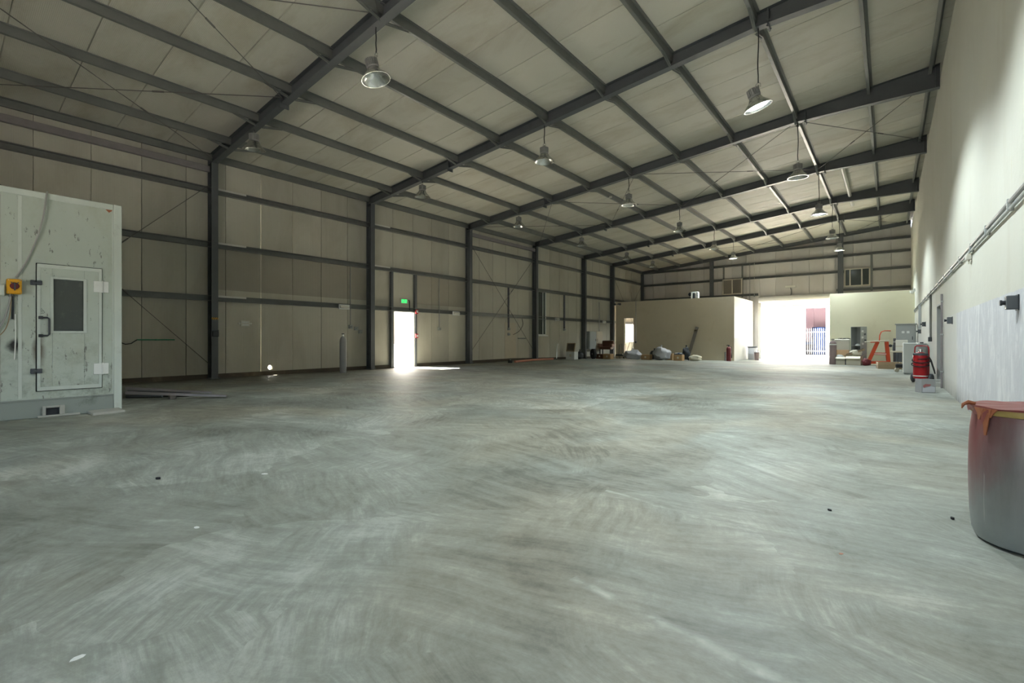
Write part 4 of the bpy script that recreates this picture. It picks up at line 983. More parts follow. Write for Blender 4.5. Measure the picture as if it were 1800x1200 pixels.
a_, b_ = fh(905, 637.5), fh(972, 632.3)
d = b_-a_
pp = tag(MB().tube([(0, 0, .06), (d.x*.5, d.y*.5, .055), (d.x, d.y, .06+d.z)], .055, 10).build('plastic_pipe', 'pinkpipe', None, a_), 'long salmon plastic pipe lying along the foot of the left wall', 'pipe')
bl = fh(903, 637); MB()
o = thing('pipe_block', 'small black block at the near end of the salmon pipe', 'block', (a_.x-.12, a_.y-.22, 0)); MB().bbox(-.09, .09, -.08, .08, 0, .14, .015).build('block', 'rubber', o); MB().tube([(0, 0, .14), (0, 0, .18)], .03, 8).build('stud', 'grey', o)

def carton(name, label, px0, px1, Y, h, depth, mat='card', rz=0.0, dz=0.0, grp=None, open_=False, cat='box'):
    x0, x1 = atY(px0, Y), atY(px1, Y); w = abs(x1-x0)
    o = thing(name, label, cat, ((x0+x1)/2, Y, floor_z(Y)+dz), rz, grp)
    b = MB(); t = .012
    if open_:
        b.box(-w/2, w/2, -depth/2, depth/2, 0, t); b.box(-w/2, w/2, -depth/2, -depth/2+t, t, h); b.box(-w/2, w/2, depth/2-t, depth/2, t, h)
        b.box(-w/2, -w/2+t, -depth/2+t, depth/2-t, t, h); b.box(w/2-t, w/2, -depth/2+t, depth/2-t, t, h)
    else: b.bbox(-w/2, w/2, -depth/2, depth/2, 0, h, .012)
    b.build('body', mat, o)
    if open_:
        f = MB(); f.box(-w/2, w/2, -.004, .004, 0, depth*.4, Matrix.Translation((0, -depth/2, h)) @ Matrix.Rotation(math.radians(125), 4, 'X')); f.box(-.004, .004, -depth/2, depth/2, 0, w*.3, Matrix.Translation((w/2, 0, h)) @ Matrix.Rotation(math.radians(65), 4, 'Y')); f.build('flap', mat, o)
    else:
        MB().box(-w/2-.001, w/2+.001, -depth*.08, depth*.08, h, h+.003).build('tape', 'beige', o)
        MB().box(-w*.08, w*.12, -depth/2-.003, -depth/2, h*.35, h*.7).build('box_label', 'paper', o)
    return o
def lump(name, label, px, Y, rx, ry, rz_, mat, seed, cat='bundle', dz=0, knot=True):
    r_ = random.Random(seed); bm = bmesh.new(); bmesh.ops.create_icosphere(bm, subdivisions=3, radius=1)
    ph = [r_.uniform(0, 6) for _ in range(8)]
    for v in bm.verts:
        c_o = v.co; k_ = 1+.10*math.sin(4*c_o.x+ph[0])*math.cos(3.5*c_o.y+ph[1])+.08*math.sin(7*c_o.z+ph[2]+3*c_o.x)+.05*math.sin(11*c_o.x+ph[3]+5*c_o.y)
        v.co = Vector((c_o.x*rx*k_, c_o.y*ry*k_, max(-.72, c_o.z)*rz_*k_))
    zmin = min(v.co.z for v in bm.verts)
    for v in bm.verts: v.co.z -= zmin
    bm.verts.index_update(); mb = MB(); mb.add([v.co.copy() for v in bm.verts], [tuple(v.index for v in f.verts) for f in bm.faces], True); bm.free()
    o = thing(name, label, cat, gpos(px, Y, dz)); mb.build('body', mat, o)
    if knot:
        zt_ = max(v[2] for v in mb.v); MB().lathe([(.0, -.03), (.05, -.02), (.03, .03), (.06, .09), (0, .10)], 10, (.05*rx, 0, zt_)).build('gathered_neck', mat, o)
    return o
# along the annex front, left to right
yq = 27.3
carton('white_carton', 'white carton carrying dark framed boards beside the step ladder', 998, 1013, 25.3, .48, .45, 'white')
o = thing('framed_board', 'dark brown framed board leaning on top of the white carton', 'board', gpos(1003, 25.3, .485))
fr_ = MB().bbox(-.30, .26, -.02, .02, 0, .52, .01, rotm('X', -14)); fr_.build('board', 'darkwood', o)
b = MB(); m_ = rotm('X', -14)
b.bbox(-.32, -.26, -.035, .03, 0, .54, .006, m_); b.bbox(.22, .28, -.035, .03, 0, .54, .006, m_); b.bbox(-.26, .22, -.035, .03, .48, .54, .006, m_); b.bbox(-.26, .22, -.035, .03, 0, .06, .006, m_); b.build('frame', 'wood', o)
lump('rubbish_bag', 'black rubbish bag between the white carton and the alloy wheel', 1019, 25.8, .24, .22, .26, 'black', 4, 'bag')
def car_wheel(label, loc, R_=.33):
    o = thing('car_wheel', label, 'wheel', loc, math.radians(-35))
    t = MB(); t.lathe([(.21, -.085), (R_*.9, -.10), (R_, -.07), (R_, .07), (R_*.9, .10), (.21, .085)], 28); t.build('tyre', 'rubber', o, (0, 0, R_), (PI/2, 0, 0))
    MB().lathe([(.21, -.08), (.215, -.08), (.215, .08), (.21, .08), (.19, .06), (.19, -.06), (.21, -.08)], 24).build('rim', 'alu', o, (0, 0, R_), (PI/2, 0, 0))
    s = MB()
    for i in range(5):
        m_ = Matrix.Rotation(2*PI*i/5, 4, 'Z'); s.bbox(.03, .20, -.025, .025, .045, .075, .008, m_)
    s.lathe([(0, .03), (.05, .03), (.05, .085), (0, .09)], 12); s.build('spokes', 'alu', o, (0, 0, R_), (PI/2, 0, 0)); return o
car_wheel('black car tyre with alloy spokes left of the brown seat', gpos(1043, 27.5))
carton('cardboard_box', 'flat dark brown cardboard box behind the alloy wheel', 1050, 1062, 28.3, .32, .4, 'brown')
carton('cardboard_box', 'flat ochre cardboard box below the brown seat', 1062.5, 1076, 28.2, .34, .45, 'card')
o = thing('brown_seat', 'worn brown upholstered seat on a black frame in front of the sixth column', 'seat', gpos(1066, 29.4), math.radians(10))
b = MB(); b.bbox(-.42, .42, -.38, .3, .62, .82, .05); b.build('seat_cushion', 'brown', o); b = MB(); b.bbox(-.40, .42, .2, .40, .72, 1.22, .06, rotm('X', -12, (0, .3, .75))); b.build('backrest', 'brown', o)
for sx in (-1, 1): MB().bbox(sx*.42-.08, sx*.42+.08, -.36, .3, .78, 1.0, .04).build('armrest', 'brown', o)
for sx in (-1, 1):
    for sy in (-1, 1): MB().bbox(sx*.36-.035, sx*.36+.035, sy*.3-.035, sy*.3+.035, 0, .62, .01).build('leg', 'black', o)
tag(MB().bbox(-.36, .32, -.26, .2, 1.225, 1.243, .006).build('white_sheet', 'white', None, Vector(gpos(1068, 29.6))+Vector((0, .05, 0)), (0, 0, .2)), 'white board lying across the top of the brown seat', 'board')
o = thing('hand_trolley', 'small black trolley frame with pale castors left of the grey sheet bundle', 'trolley', gpos(1094.5, 29.8))
MB().bbox(-.42, .42, -.25, .25, .2, .30, .02).build('deck', 'black', o); MB().tube([(-.38, .2, .3), (-.40, .3, .95), (-.2, .3, 1.02), (-.1, .2, .3)], .02, 6).build('push_bar', 'dgrey', o)
for sx in (-1, 1):
    for sy in (-1, 1): MB().lathe([(0, -.03), (.09, -.03), (.10, 0), (.09, .03), (0, .03)], 14).build('castor', 'beige', o, (sx*.32, sy*.2, .10), (PI/2, 0, 0))
o = thing('broom', 'pair of brooms leaning at the annex doorway', 'broom', gpos(1099, 30.6))
MB().tube([(0, 0, .05), (-.12, 1.05, 1.22)], .016, 6).build('handle', 'wood', o); MB().bbox(-.16, .16, -.04, .04, 0, .12, .015).build('brush', 'darkwood', o)
MB().tube([(.22, .1, .05), (.20, 1.0, 1.1)], .016, 6).build('handle', 'fin', o); MB().bbox(.08, .36, .06, .14, 0, .12, .015).build('brush', 'black', o)
lump('sheet_bundle', 'crumpled grey plastic sheet bundle in front of the annex doorway', 1112, 29.0, .60, .45, .34, 'tarp', 11)
carton('cardboard_box', 'low brown cardboard box at the right of the first grey bundle', 1129, 1144, 29.2, .33, .45, 'card', grp=None)
lump('sheet_bundle', 'wide crumpled grey plastic sheet bundle left of the leaning plank', 1162, 29.2, .55, .45, .46, 'tarp', 19)
lump('rubbish_bag', 'black rubbish bag between the two grey plastic bundles', 1150, 29.9, .3, .25, .34, 'black', 23, 'bag')
carton('cardboard_box', 'brown cardboard box carrying dark scraps right of the wide grey bundle', 1186, 1201, 29.0, .36, .45, 'card')
carton('cardboard_box', 'orange brown cardboard box behind the wide grey bundle', 1171, 1184, 29.9, .42, .4, 'card')
o = thing('scrap_tray', 'dark tray of blue grey scraps on the right brown cardboard box', 'tray', gpos(1193, 29.0, .365))
MB().bbox(-.24, .24, -.17, .17, 0, .06, .01).build('tray', 'dgrey', o)
for i in range(4): MB().tube([(-.2+i*.1, -.1, .08), (-.12+i*.09, .12, .10)], .03, 6).build('scrap', ('tarp', 'grey', 'blue', 'tarp')[i], o)
lump('rubbish_bag', 'tall black rubbish bag at the foot of the leaning plank', 1206, 29.6, .24, .24, .46, 'black', 29, 'bag')
lump('paper_heap', 'low heap of torn pale paper right of the leaning plank', 1222, 29.4, .38, .3, .20, 'paper', 31, 'heap', knot=False)
o = thing('plank', 'dark weathered plank leaning against the beige annex front', 'plank', gpos(1208, 31.0))
A_ = Vector((0, 0, .0)); B_ = Vector((.42, .66, 2.12))
dd = (B_-A_).normalized(); sx_ = Vector((1, 0, -.2)).normalized(); sx_ = (sx_-dd*sx_.dot(dd)).normalized(); nz = dd.cross(sx_)
vs = []
for q in (A_, B_):
    for a1, a2 in ((-.10, -.022), (.10, -.022), (.10, .022), (-.10, .022)): vs.append(q+sx_*a1+nz*a2)
zmin = min(v.z for v in vs); vs = [v-Vector((0, 0, zmin)) for v in vs]
MB().add(vs, [(0, 1, 2, 3), (7, 6, 5, 4), (0, 4, 5, 1), (1, 5, 6, 2), (2, 6, 7, 3), (3, 7, 4, 0)]).build('board', 'darkwood', o)
cl = MB(); cl.box(-.12, .12, -.03, .03, 0, .04, Matrix.Translation(A_.lerp(B_, .9)-Vector((0, .04, zmin)))); cl.build('batten', 'wood', o)
def extinguisher(label, loc, H, r, mat):
    o = thing('fire_extinguisher', label, 'extinguisher', loc)
    MB().lathe([(0, 0), (r, 0), (r, H*.76), (r*.8, H*.84), (r*.35, H*.88), (0, H*.88)], 20).build('body', mat, o)
    b = MB(); b.tube([(0, 0, H*.87), (0, 0, H*.95)], r*.25, 8); b.bbox(-r*.9, r*.4, -r*.14, r*.14, H*.95, H, .008); b.build('valve_handle', 'black', o)
    b = MB(); b.tube([(r*.3, 0, H*.92), (r*1.1, 0, H*.88), (r*1.25, 0, H*.6), (r*1.2, 0, H*.2)], [.014, .016, .018, .03], 8); b.build('discharge_hose', 'rubber', o)
    MB().lathe([(r*1.005, H*.3), (r*1.015, H*.31), (r*1.015, H*.5), (r*1.005, H*.51)], 20).build('label_band', 'darkred', o); return o
extinguisher('dark red fire extinguisher standing at the white corner of the annex', gpos(1281, 31.1), 1.0, .14, 'darkred')
o = thing('pipe_offcut', 'short grey pipe standing left of the dark red extinguisher', 'pipe', gpos(1275, 31.3)); MB().lathe([(.05, 0), (.055, 0), (.055, .56), (.05, .56), (.045, .5), (.045, .02), (.05, 0)], 14).build('pipe', 'fin', o)
o = thing('white_drum', 'white plastic drum by the annex end wall near the back doorway', 'drum', gpos(1323, 34.6))
MB().lathe([(0, 0), (.27, 0), (.29, .05), (.29, .38), (.30, .40), (.29, .42), (.29, .80), (.25, .88), (0, .88)], 28).build('body', 'tarp', o); MB().lathe([(.27, .80), (.31, .81), (.31, .87), (.27, .88)], 28).build('rim', 'dgrey', o)
o = thing('waste_bin', 'small brown waste bin before the white plastic drum', 'bin', gpos(1330, 34.0))
MB().lathe([(0, 0), (.12, 0), (.155, .48), (.165, .50), (.145, .50), (.11, .04), (0, .04)], 20).build('bucket', 'gasbottle', o); MB().tube([(-.15, 0, .48), (-.1, 0, .66), (.1, 0, .66), (.15, 0, .48)], .012, 6).build('bail', 'chrome', o)

# in front of the store room
o = thing('metal_cabinet', 'grey white metal cabinet behind cardboard by the mauve cylinder', 'cabinet', gpos(1480.5, 31.45))
w = abs(atY(1494, 31.4)-atY(1467, 31.4)); MB().bbox(-w/2, w/2, -.25, .25, .04, 1.36, .02).build('case', 'offwhite', o); d_ = MB().bbox(-w/2+.02, w/2-.02, -.272, -.25, .08, 1.33, .008).build('door', 'offwhite', o); MB().bbox(w/2-.10, w/2-.07, -.295, -.272, .6, .78, .005).build('handle', 'dgrey', d_); MB().bbox(-w/2+.03, w/2-.03, -.22, .22, 0, .04, .004).build('plinth', 'black', o)
cable('cable', 'black cable coil lying on the grey white metal cabinet', [Vector(gpos(1473, 31.4, 1.375))+Vector(v) for v in ((0, -.1, 0.01), (.15, -.12, .03), (.3, -.05, .01), (.45, -.12, .03), (.55, 0, .01), (.3, .1, .03), (.1, .05, .01))], .018, 'rubber')
o = thing('cardboard_sheet', 'torn brown cardboard sheet leaning on the grey white cabinet', 'cardboard', gpos(1478.5, 30.92)); MB().bbox(-.34, .34, -.008, .008, .0, .80, .003, rotm('X', -14)).build('sheet', 'card', o); MB().bbox(-.34, .30, -.012, -.008, .34, .36, .002, rotm('X', -14)).build('fold', 'wood', o)
carton('paper_box', 'left of two torn pale boxes on the store room floor', 1467.5, 1485, 30.45, .42, .45, 'paper', .1, open_=True)
carton('paper_box', 'right of two torn pale boxes, below the leaning timber', 1489, 1515, 30.2, .46, .5, 'paper', -.15, open_=True)
lump('rag_heap', 'dark rags between the two torn pale boxes', 1487, 30.4, .12, .14, .16, 'dgrey', 41, 'rags', knot=False)
lump('scrap_heap', 'grey scraps sitting in the left torn pale box', 1475.5, 30.45, .20, .16, .12, 'grey', 43, 'scraps', dz=.30, knot=False)
lump('paper_heap', 'crumpled paper spilling over the right torn pale box', 1504, 30.2, .26, .17, .18, 'paper', 47, 'heap', dz=.47, knot=False)
o = thing('timber_length', 'brown timber length propped diagonally across the torn boxes', 'timber', gpos(1485, 30.1, .42)); MB().bbox(0, .92, -.035, .035, 0, .09, .008, rotm('Y', -23)).build('beam', 'wood', o); MB().bbox(.1, .9, -.04, .03, .09, .115, .004, rotm('Y', -23)).build('facing', 'darkwood', o)
# locker
o = thing('open_locker', 'tall grey open fronted locker with dark shelves and papers on its side', 'locker', gpos(1515, 31.3), math.radians(-33))
w2, dpt, H = .26, .46, 2.02
b = MB(); b.box(-w2, -w2+.02, -dpt, 0, 0, H); b.box(w2-.02, w2, -dpt, 0, 0, H); b.box(-w2+.02, w2-.02, -.02, 0, 0, H); b.box(-w2+.02, w2-.02, -dpt, -.02, H-.02, H); b.box(-w2+.02, w2-.02, -dpt, -.02, 0, .06); b.build('carcass', 'grey', o)
for z in (.98, 1.0): pass
for z in (.55, 1.0): MB().box(-w2+.02, w2-.02, -dpt+.01, -.02, z, z+.02).build('shelf', 'grey', o)
for z, y_ in ((1.62, -.15), (1.45, -.32), (1.30, -.12), (1.12, -.30), (1.78, -.32)): MB().box(w2, w2+.004, y_-.07, y_+.07, z-.05, z+.05, rotm('X', 12*math.sin(z*9), (w2, y_, z))).build('paper', 'dgrey' if z in (1.62, 1.30) else 'white', o)
o2 = thing('crumpled_rag', 'pale rag lying on the locker shelf', 'rag', Vector(gpos(1513, 31.3, 1.025))+Vector((-.12, -.2, 0))); bl = MB(); bl.lathe([(0, 0), (.13, 0), (.10, .05), (.05, .09), (0, .10)], 9); bl.build('cloth', 'white', o2); MB().lathe([(0, .04), (.05, .03), (.03, .08), (0, .09)], 7, (.08, .05, 0)).build('fold', 'paper', o2)
# orange trolley (A frame with table top and crank)
o = thing('orange_trolley', 'red orange steel A frame trolley with pale top and crank handle', 'trolley', gpos(1545, 30.5), math.radians(4))
b = MB()
for sy in (-1, 1):
    b.bbox(-.62, .52, sy*.26-.05, sy*.26+.05, .10, .22, .012)
b.bbox(-.62, -.50, -.26, .26, .10, .22, .012); b.bbox(.40, .52, -.26, .26, .10, .22, .012); b.build('base_frame', 'orange', o)
def bar(mb, p0, p1, w, t):
    p0, p1 = Vector(p0), Vector(p1); d = (p1-p0).normalized(); s1_ = d.cross(Vector((0, 1, 0))).normalized(); u_ = Vector((0, 1, 0)); vs = []
    for q in (p0, p1):
        for a1, a2 in ((-1, -1), (1, -1), (1, 1), (-1, 1)): vs.append(q+s1_*w/2*a1+u_*t/2*a2)
    mb.add(vs, [(0, 1, 2, 3), (7, 6, 5, 4), (0, 4, 5, 1), (1, 5, 6, 2), (2, 6, 7, 3), (3, 7, 4, 0)])
for sy in (-1, 1):
    b = MB(); bar(b, (-.42, sy*.2, .2), (-.05, sy*.2, 1.22), .14, .09); b.build('raked_leg', 'orange', o)
    b = MB(); bar(b, (.38, sy*.2, .2), (.30, sy*.2, 1.22), .14, .09); b.build('upright_leg', 'orange', o)
b = MB(); b.bbox(-.32, .36, -.24, -.20, .55, .66, .01); b.bbox(-.32, .36, .20, .24, .55, .66, .01); b.build('cross_bar', 'orange', o)
MB().bbox(-.20, .28, -.252, -.24, .585, .625, .002).build('pale_stripe', 'white', o)
MB().bbox(-.48, .50, -.34, .34, 1.22, 1.27, .012, rotm('Y', -4)).build('table_top', 'paper', o); MB().bbox(-.36, -.02, -.345, .345, 1.17, 1.22, .01).build('top_bearer', 'orange', o)
MB().tube([(.02, .1, 1.24), (.04, .1, 1.55), (.10, .1, 1.72), (.24, .1, 1.78), (.48, .1, 1.77)], .024, 8).build('crank_handle', 'orange', o)
MB().lathe([(0, -.06), (.07, -.06), (.07, .06), (0, .06)], 14).build('hub', 'black', o, (.44, -.24, 1.02), (PI/2, 0, 0))
for x_ in (-.56, .46):
    for sy in (-1, 1): MB().lathe([(0, -.035), (.08, -.035), (.10, -.02), (.10, .02), (.08, .035), (0, .035)], 16).build('castor', 'rubber', o, (x_, sy*.2, .10), (PI/2, 0, 0))
lump('rag_heap', 'dark red rags at the left foot of the orange trolley', 1523, 29.7, .18, .16, .20, 'darkred', 53, 'rags', knot=False)
# crate
P_ = fh(1562, 648)
o = thing('wooden_crate', 'low open wooden crate on the floor right of the orange trolley', 'crate', P_, math.radians(8))
for z in (.05, .20):
    for nm, a4 in (('slat', (-.40, .40, -.29, -.27)), ('slat', (-.40, .40, .27, .29)), ('slat', (-.40, -.38, -.27, .27)), ('slat', (.38, .40, -.27, .27))): MB().bbox(*a4, z-.045, z+.085, .004).build('slat', 'wood', o)
MB().bbox(-.38, .38, -.27, .27, 0, .02, .003).build('bottom', 'darkwood', o)
for sx in (-1, 1):
    for sy in (-1, 1): MB().bbox(sx*.36-.02, sx*.36+.02, sy*.25-.02, sy*.25+.02, .02, .30, .004).build('corner_post', 'wood', o)
o = thing('grey_board', 'dark grey board leaning upright behind the beige table', 'board', gpos(1578, 31.2)); MB().bbox(-.18, .18, -.02, .02, 0, 1.42, .008, rotm('X', -9)).build('board', 'dgrey', o); MB().bbox(-.18, .18, -.03, -.02, 1.2, 1.26, .004, rotm('X', -9)).build('batten', 'grey', o)
o = thing('stick', 'thin dark stick leaning left of the grey board', 'stick', gpos(1568.5, 31.0)); MB().tube([(0, 0, 0), (.03, .8, 1.05)], .018, 6).build('shaft', 'dgrey', o); MB().tube([(.0, 0, 0), (.0, .03, .1)], .026, 6).build('ferrule', 'black', o)
P_ = fh(1583, 647)
o = thing('work_table', 'small beige work table with a white box between crate and white cabinet', 'table', (P_.x, P_.y+.2, P_.z))
MB().bbox(-.36, .34, -.3, .3, .70, .76, .01).build('tabletop', 'beige', o)
for sx in (-1, 1):
    for sy in (-1, 1): MB().bbox(sx*.30-.045, sx*.30+.045, sy*.25-.045, sy*.25+.045, 0, .70, .008).build('leg', 'beige', o)
MB().bbox(-.28, .28, -.25, -.22, .2, .28, .006).build('stretcher', 'beige', o)
o = thing('white_box', 'off white carton standing on the beige work table', 'box', (P_.x+.03, P_.y+.2, P_.z+.762)); MB().bbox(-.20, .22, -.2, .2, 0, .50, .012).build('body', 'offwhite', o); MB().bbox(-.20, .22, -.203, -.2, .2, .24, .001).build('tape', 'beige', o)
P_ = fh(1583.5, 653.5)
o = thing('low_dolly', 'low dark dolly with pale wheel in front of the beige table', 'dolly', P_); MB().bbox(-.16, .16, -.2, .2, .16, .30, .02).build('deck', 'rubber', o)
for sx in (-1, 1):
    for sy in (-1, 1): MB().lathe([(0, -.03), (.06, -.03), (.08, 0), (.06, .03), (0, .03)], 14).build('wheel', 'beige', o, (sx*.12, sy*.15, .08), (PI/2, 0, .4))
# utility box on stand behind the white cabinet
o = thing('utility_box', 'tall grey green metal utility box on legs behind the white cabinet', 'cabinet', gpos(1592.5, 28.9), math.radians(-2))
MB().bbox(-.36, .36, -.28, .28, .75, 2.0, .015).build('case', 'grey', o); d_ = MB().bbox(-.32, .32, -.30, -.28, .80, 1.93, .008).build('door', 'grey', o); MB().bbox(-.40, .40, -.33, .31, 2.0, 2.05, .01).build('lid', 'grey', o); MB().bbox(.22, .25, -.325, -.30, 1.3, 1.45, .004).build('handle', 'dgrey', d_)
for dx in (-.1, .08): MB().bbox(dx-.05, dx+.05, -.304, -.30, 1.60, 1.70, .002).build('gauge_label', 'white', d_)
for sx in (-1, 1):
    for sy in (-1, 1): MB().bbox(sx*.32-.03, sx*.32+.03, sy*.24-.03, sy*.24+.03, 0, .75, .006).build('leg', 'dgrey', o)
# white cabinet
P_ = fh(1587.5, 657.5); xr_ = XR-.03
o = thing('white_cabinet', 'plain white steel cabinet left of the red wheeled extinguisher', 'cabinet', (P_.x, P_.y, P_.z))
wv = min(xr_-P_.x, .72); MB().bbox(0, wv, 0, .62, .03, 1.07, .014).build('case', 'white', o); d_ = MB().bbox(.015, wv-.015, -.022, -.001, .06, 1.05, .008).build('door', 'white', o); MB().bbox(wv-.09, wv-.06, -.045, -.022, .55, .75, .005).build('handle', 'grey', d_)
MB().bbox(.03, wv-.03, .03, .59, 0, .03, .004).build('plinth', 'grey', o)
o = thing('grey_canister', 'pale grey canister standing behind the red extinguisher handle', 'canister', (P_.x+wv-.16, P_.y-.28, P_.z)); MB().lathe([(0, 0), (.13, 0), (.14, .03), (.14, 1.0), (.11, 1.06), (0, 1.06)], 20).build('body', 'grey', o); MB().lathe([(0, 1.06), (.05, 1.06), (.05, 1.10), (0, 1.10)], 12).build('cap', 'dgrey', o)
# wheeled extinguisher
P_ = fh(1618, 672.5)
o = thing('wheeled_extinguisher', 'large red wheeled fire extinguisher with coiled black hose by the right wall', 'extinguisher', (P_.x, P_.y, P_.z), math.radians(-20))
o.scale = (.86, .86, .88)
R_ = .185
MB().lathe([(0, .13), (R_*.9, .13), (R_, .17), (R_, .80), (R_*.95, .86), (R_*.7, .92), (R_*.35, .95), (0, .95)], 28).build('tank', 'red', o)
b = MB(); b.tube([(0, 0, .94), (0, 0, 1.03)], .045, 10); b.tube([(-.06, 0, 1.0), (.06, 0, 1.0)], .02, 8); b.lathe([(0, 0), (.035, 0), (.035, .02), (0, .02)], 12, (0, -.05, 1.03)); b.build('valve', 'chrome', o)
b = MB(); b.tube([(-.17, .10, .25), (-.18, .10, .98), (-.17, .10, 1.10), (-.13, .10, 1.14), (.13, .10, 1.14), (.17, .10, 1.10), (.18, .10, .98), (.17, .10, .25)], .018, 8); b.tube([(-.17, .10, .78), (.17, .10, .78)], .014, 6); b.tube([(-.15, .12, .12), (.15, .12, .12)], .018, 8); b.build('frame', 'red', o)
for sx in (-1, 1): MB().lathe([(0, -.035), (.06, -.035), (.12, -.04), (.145, -.02), (.145, .02), (.12, .04), (.06, .035), (0, .035)], 20).build('wheel', 'dgrey', o, (sx*.225, .13, .145), (0, PI/2, 0))
MB().bbox(-.04, .04, -.20, -.12, 0, .14, .01).build('foot', 'red', o)
b = MB(); pts = []
for i in range(60):
    t = i/59; a_ = -PI/2+t*2*PI*2.6; rr = R_+.03+.012*math.sin(a_*1.3); pts.append((rr*math.cos(a_), rr*math.sin(a_)*1.0, .80-.30*t+.06*math.sin(a_)))
b.tube(pts, .015, 6); b.build('hose', 'rubber', o)
b = MB(); b.tube([(R_+.03, .0, .80), (R_+.08, -.02, .70), (R_+.16, -.04, .42), (R_+.19, -.05, .30)], [.018, .024, .022, .014], 8); b.build('nozzle', 'rubber', o)
b = MB(); b.lathe([(R_*.99, .86), (R_*1.02, .85), (R_*1.02, .90), (R_*.8, .92)], 24); b.build('collar', 'dgrey', o)
MB().lathe([(R_+.001, .2), (R_+.004, .205), (R_+.004, .225), (R_+.001, .23)], 24).build('lower_band', 'white', o)
# steel box
P_ = fh(1627, 690.5)
o = thing('steel_box', 'open grey steel box with red smears in front of the wheeled extinguisher', 'box', (P_.x, P_.y+.13, P_.z), math.radians(28))
b = MB(); w_, d_, h_ = .135, .11, .30
b.box(-w_, w_, -d_, d_, 0, .01); b.box(-w_, w_, -d_, -d_+.008, .01, h_); b.box(-w_, w_, d_-.008, d_, .01, h_); b.box(-w_, -w_+.008, -d_+.008, d_-.008, .01, h_); b.box(w_-.008, w_, -d_+.008, d_-.008, .01, h_); b.build('body', 'greycyl', o)
b = MB(); b.prism([(-.11, .16), (-.06, .20), (.05, .19), (.02, .15), (-.05, .14), (-.09, .11)], -d_-.0025, -d_-.0005); b.build('red_smear', 'smear', o)
b = MB(); b.prism([(-.12, .02), (.12, .02), (.125, .13), (.05, .15), (-.06, .11), (-.11, .12)], -d_-.002, -d_-.0005); b.build('pale_smear', 'tarp', o)

# high on the back wall
def vent(name, label, px0, px1, z0, z1, cols, pane):
    x0, x1 = atY(px0, YB-.15), atY(px1, YB-.15)
    o = bpy.data.objects.new(name, None); C.objects.link(o); o.location = (x0, YB-.18, z0); tag(o, label, 'window', kind='structure')
    w, h = x1-x0, z1-z0; t = .075
    b = MB(); b.bbox(0, w, -.06, .02, 0, t, .008); b.bbox(0, w, -.06, .02, h-t, h, .008); b.bbox(0, t, -.06, .02, t, h-t, .008); b.bbox(w-t, w, -.06, .02, t, h-t, .008)
    for c_f in cols: b.bbox(w*c_f-.035, w*c_f+.035, -.06, .02, t, h-t, .008)
    b.build('window_frame', 'timber_frame', o)
    ed = [0]+list(cols)+[1]
    for a1, a2 in zip(ed[:-1], ed[1:]):
        if pane == 'filter':
            MB().box(w*a1+.035, w*a2-.035, -.01, .01, t, h-t).build('louvre_panel', 'filter', o)
            n = 9
            for i in range(n): MB().box(w*a1+.04, w*a2-.04, -.035, -.012, 0, .05, Matrix.Translation((0, 0, t+(h-2*t-.05)*i/(n-1)))).build('louvre_slat', 'filter', o)
        else: MB().box(w*a1+.035, w*a2-.035, -.01, .0, t, h-t).build('window_pane', pane, o)
    return o
vent('window_2', 'brown louvred vent in a pale frame above the annex end', 1270, 1305, 4.43, 5.57, [.5], 'filter')
vent('window_3', 'pale framed glazed window above the store room roof', 1484, 1530, 4.53, 5.68, [.23, .68], 'darkglass')
o = thing('flood_light', 'pale flood light with dangling cord above the back doorway', 'light', (-5.28, YB-.02, 4.72))
MB().bbox(-.32, .32, -.16, -.001, -.02, .12, .02).build('lamp_body', 'offwhite', o); MB().bbox(-.28, .28, -.155, -.02, -.035, -.02, .004).build('lens', 'unlit', o); MB().tube([(0, -.08, -.03), (.04, -.09, -.25), (.03, -.08, -.45), (0, -.08, -.60)], .025, 6).build('cord', 'dgrey', o)
o = thing('rooftop_unit', 'small white unit with black grille standing on the annex roof edge', 'fan unit', (atY(1222, 32.6), 32.6, AT))
MB().bbox(-.22, .22, -.2, .2, 0, .50, .02).build('case', 'white', o); MB().bbox(-.10, .05, -.215, -.2, .02, .42, .004).build('grille', 'black', o); MB().tube([(.16, -.22, .02), (.16, -.22, .44), (.24, -.22, .44), (.24, -.22, .02)], .018, 6).build('bracket', 'dgrey', o)
o = thing('horn_speaker', 'small black horn speaker left of the white rooftop unit', 'speaker', (atY(1212.5, 32.6), 32.6, AT))
MB().tube([(0, 0, 0), (0, 0, .30)], .015, 6).build('stand', 'dgrey', o); MB().lathe([(.03, .0), (.05, .05), (.12, .16), (.10, .15), (.02, .02)], 14).build('horn', 'black', o, (0, 0, .34), (PI/2, 0, .4))
for px, z0_, z1_, nm in ((1318, 4.0, 6.6, 'left'), (1326, 4.2, 7.0, 'right')):
    o = thing('hanging_conduit', 'thin pale vertical conduit on the gable wall above the annex end, %s of two' % nm, 'conduit', (atY(px, YB-.05), YB-.02, z0_)); MB().tube([(0, -.03, 0), (0, -.03, z1_-z0_)], .022, 6).build('pipe', 'offwhite' if nm == 'right' else 'fin', o); MB().bbox(-.04, .04, -.06, -.001, -.001, .06, .004).build('clip', 'fin', o)
o = thing('hanging_hook', 'thin cord with a pale tag hanging from a purlin over the third bay', 'cord', (-9.22, yl(1072, -9.22), 0))
yy = yl(1072, -9.22); d = .6240*9.22+.7813*yy; zb = CAM_H+(595-347)*d/830; o.location.z = zb
MB().tube([(0, 0, .06), (0, 0, roof_z(-9.22)-.17-zb)], .011, 6).build('cord', 'rubber', o); MB().bbox(-.10, .10, -.012, .012, -.03, .06, .006).build('tag', 'offwhite', o)
o = thing('annex_floodlight', 'tiny twin lamps fixed at the left top of the beige annex front', 'light', (atY(1087, AY-.02), AY-.01, 3.72))
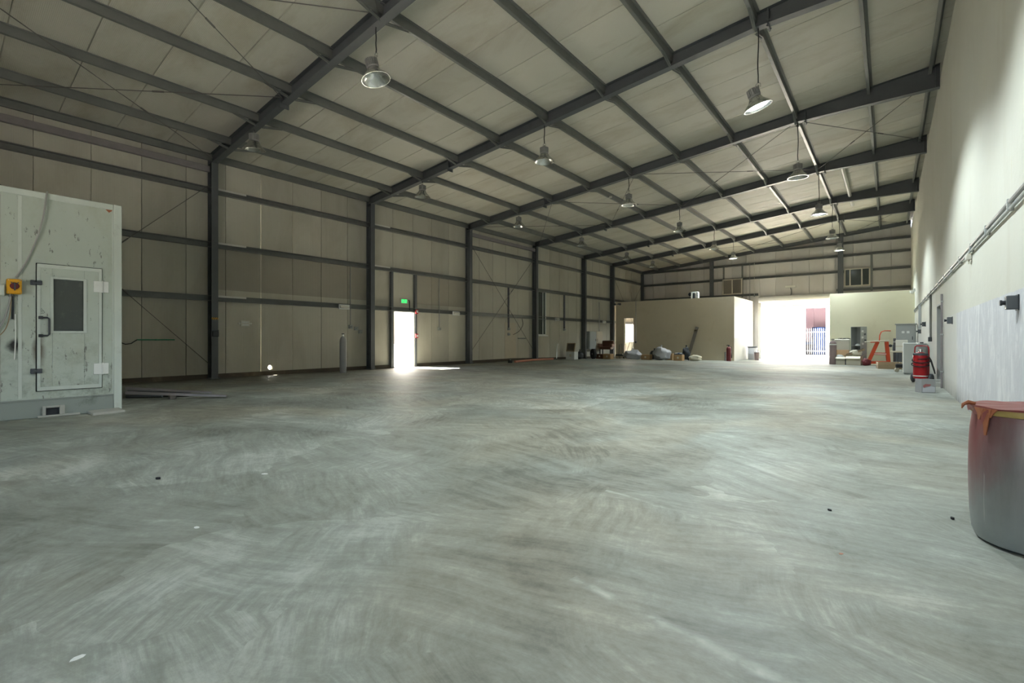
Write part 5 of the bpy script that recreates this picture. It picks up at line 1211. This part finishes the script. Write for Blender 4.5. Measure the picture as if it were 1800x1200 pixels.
MB().bbox(-.05, .05, -.04, -.001, -.05, .05, .006).build('bracket', 'dgrey', o)
for dx in (-.2, .2): MB().lathe([(0, -.06), (.05, -.05), (.085, .05), (0, .06)], 12).build('lamp_head', 'dgrey', o, (dx, -.12, -.03), (PI/2, 0, 0)); MB().tube([(0, -.03, 0), (dx, -.06, -.02)], .014, 6).build('arm', 'dgrey', o)
o = thing('annex_conduit', 'thin conduit with a switch right of the annex doorway', 'conduit', (atY(1118, AY), AY, 1.0)); MB().tube([(0, -.03, 0), (0, -.03, 2.83)], .02, 6).build('pipe', 'fin', o); MB().bbox(-.06, .06, -.07, -.001, -.12, .02, .008).build('switch', 'dgrey', o)
for yy0, yy1, z_ in ((YF[3]+.15, YF[4]-.15, .02), (YF[4]+.15, YF[4]+1.9, .02)):
    tag(MB().tube([(-1.45, yy0, roof_z(-1.45)-.13), (-1.45, yy1, roof_z(-1.45)-.13)], .075, 10).build('roof_duct', 'white_steel', ceil), None)

# floor litter
r_ = random.Random(5)
for px, py, nm, mat, sz in ((136, 1157, 'white torn paper scrap on the floor at the lower left', 'white', .02), (465, 833, 'white paper scrap on the mid floor left of centre', 'white', .026), (278, 842, 'black pebble on the floor in front of the booth', 'rubber', .018), (346, 927, 'tiny white chip on the floor left of centre', 'white', .02), (1478, 973, 'pink chip on the floor left of the drum', 'skin2', .012), (1458, 897, 'dark stone chip on the floor far left of the drum', 'rubber', .011), (1674, 912, 'dark twig on the floor beside the drum', 'rubber', .014)):
    q = fh(px, py); n = 7; pts = [(sz*(1+.4*r_.random())*math.cos(2*PI*i/n), sz*.6*(1+.4*r_.random())*math.sin(2*PI*i/n)) for i in range(n)]
    b = MB(); b.prism(pts, 0, sz*(.9 if mat == 'rubber' else .12), 'z')
    tag(b.build({'white': 'paper_scrap', 'rubber': 'pebble', 'skin2': 'paint_chip'}[mat], mat, None, q, (0, 0, r_.uniform(0, 3))), nm, {'white': 'scrap', 'rubber': 'pebble', 'skin2': 'chip'}[mat])
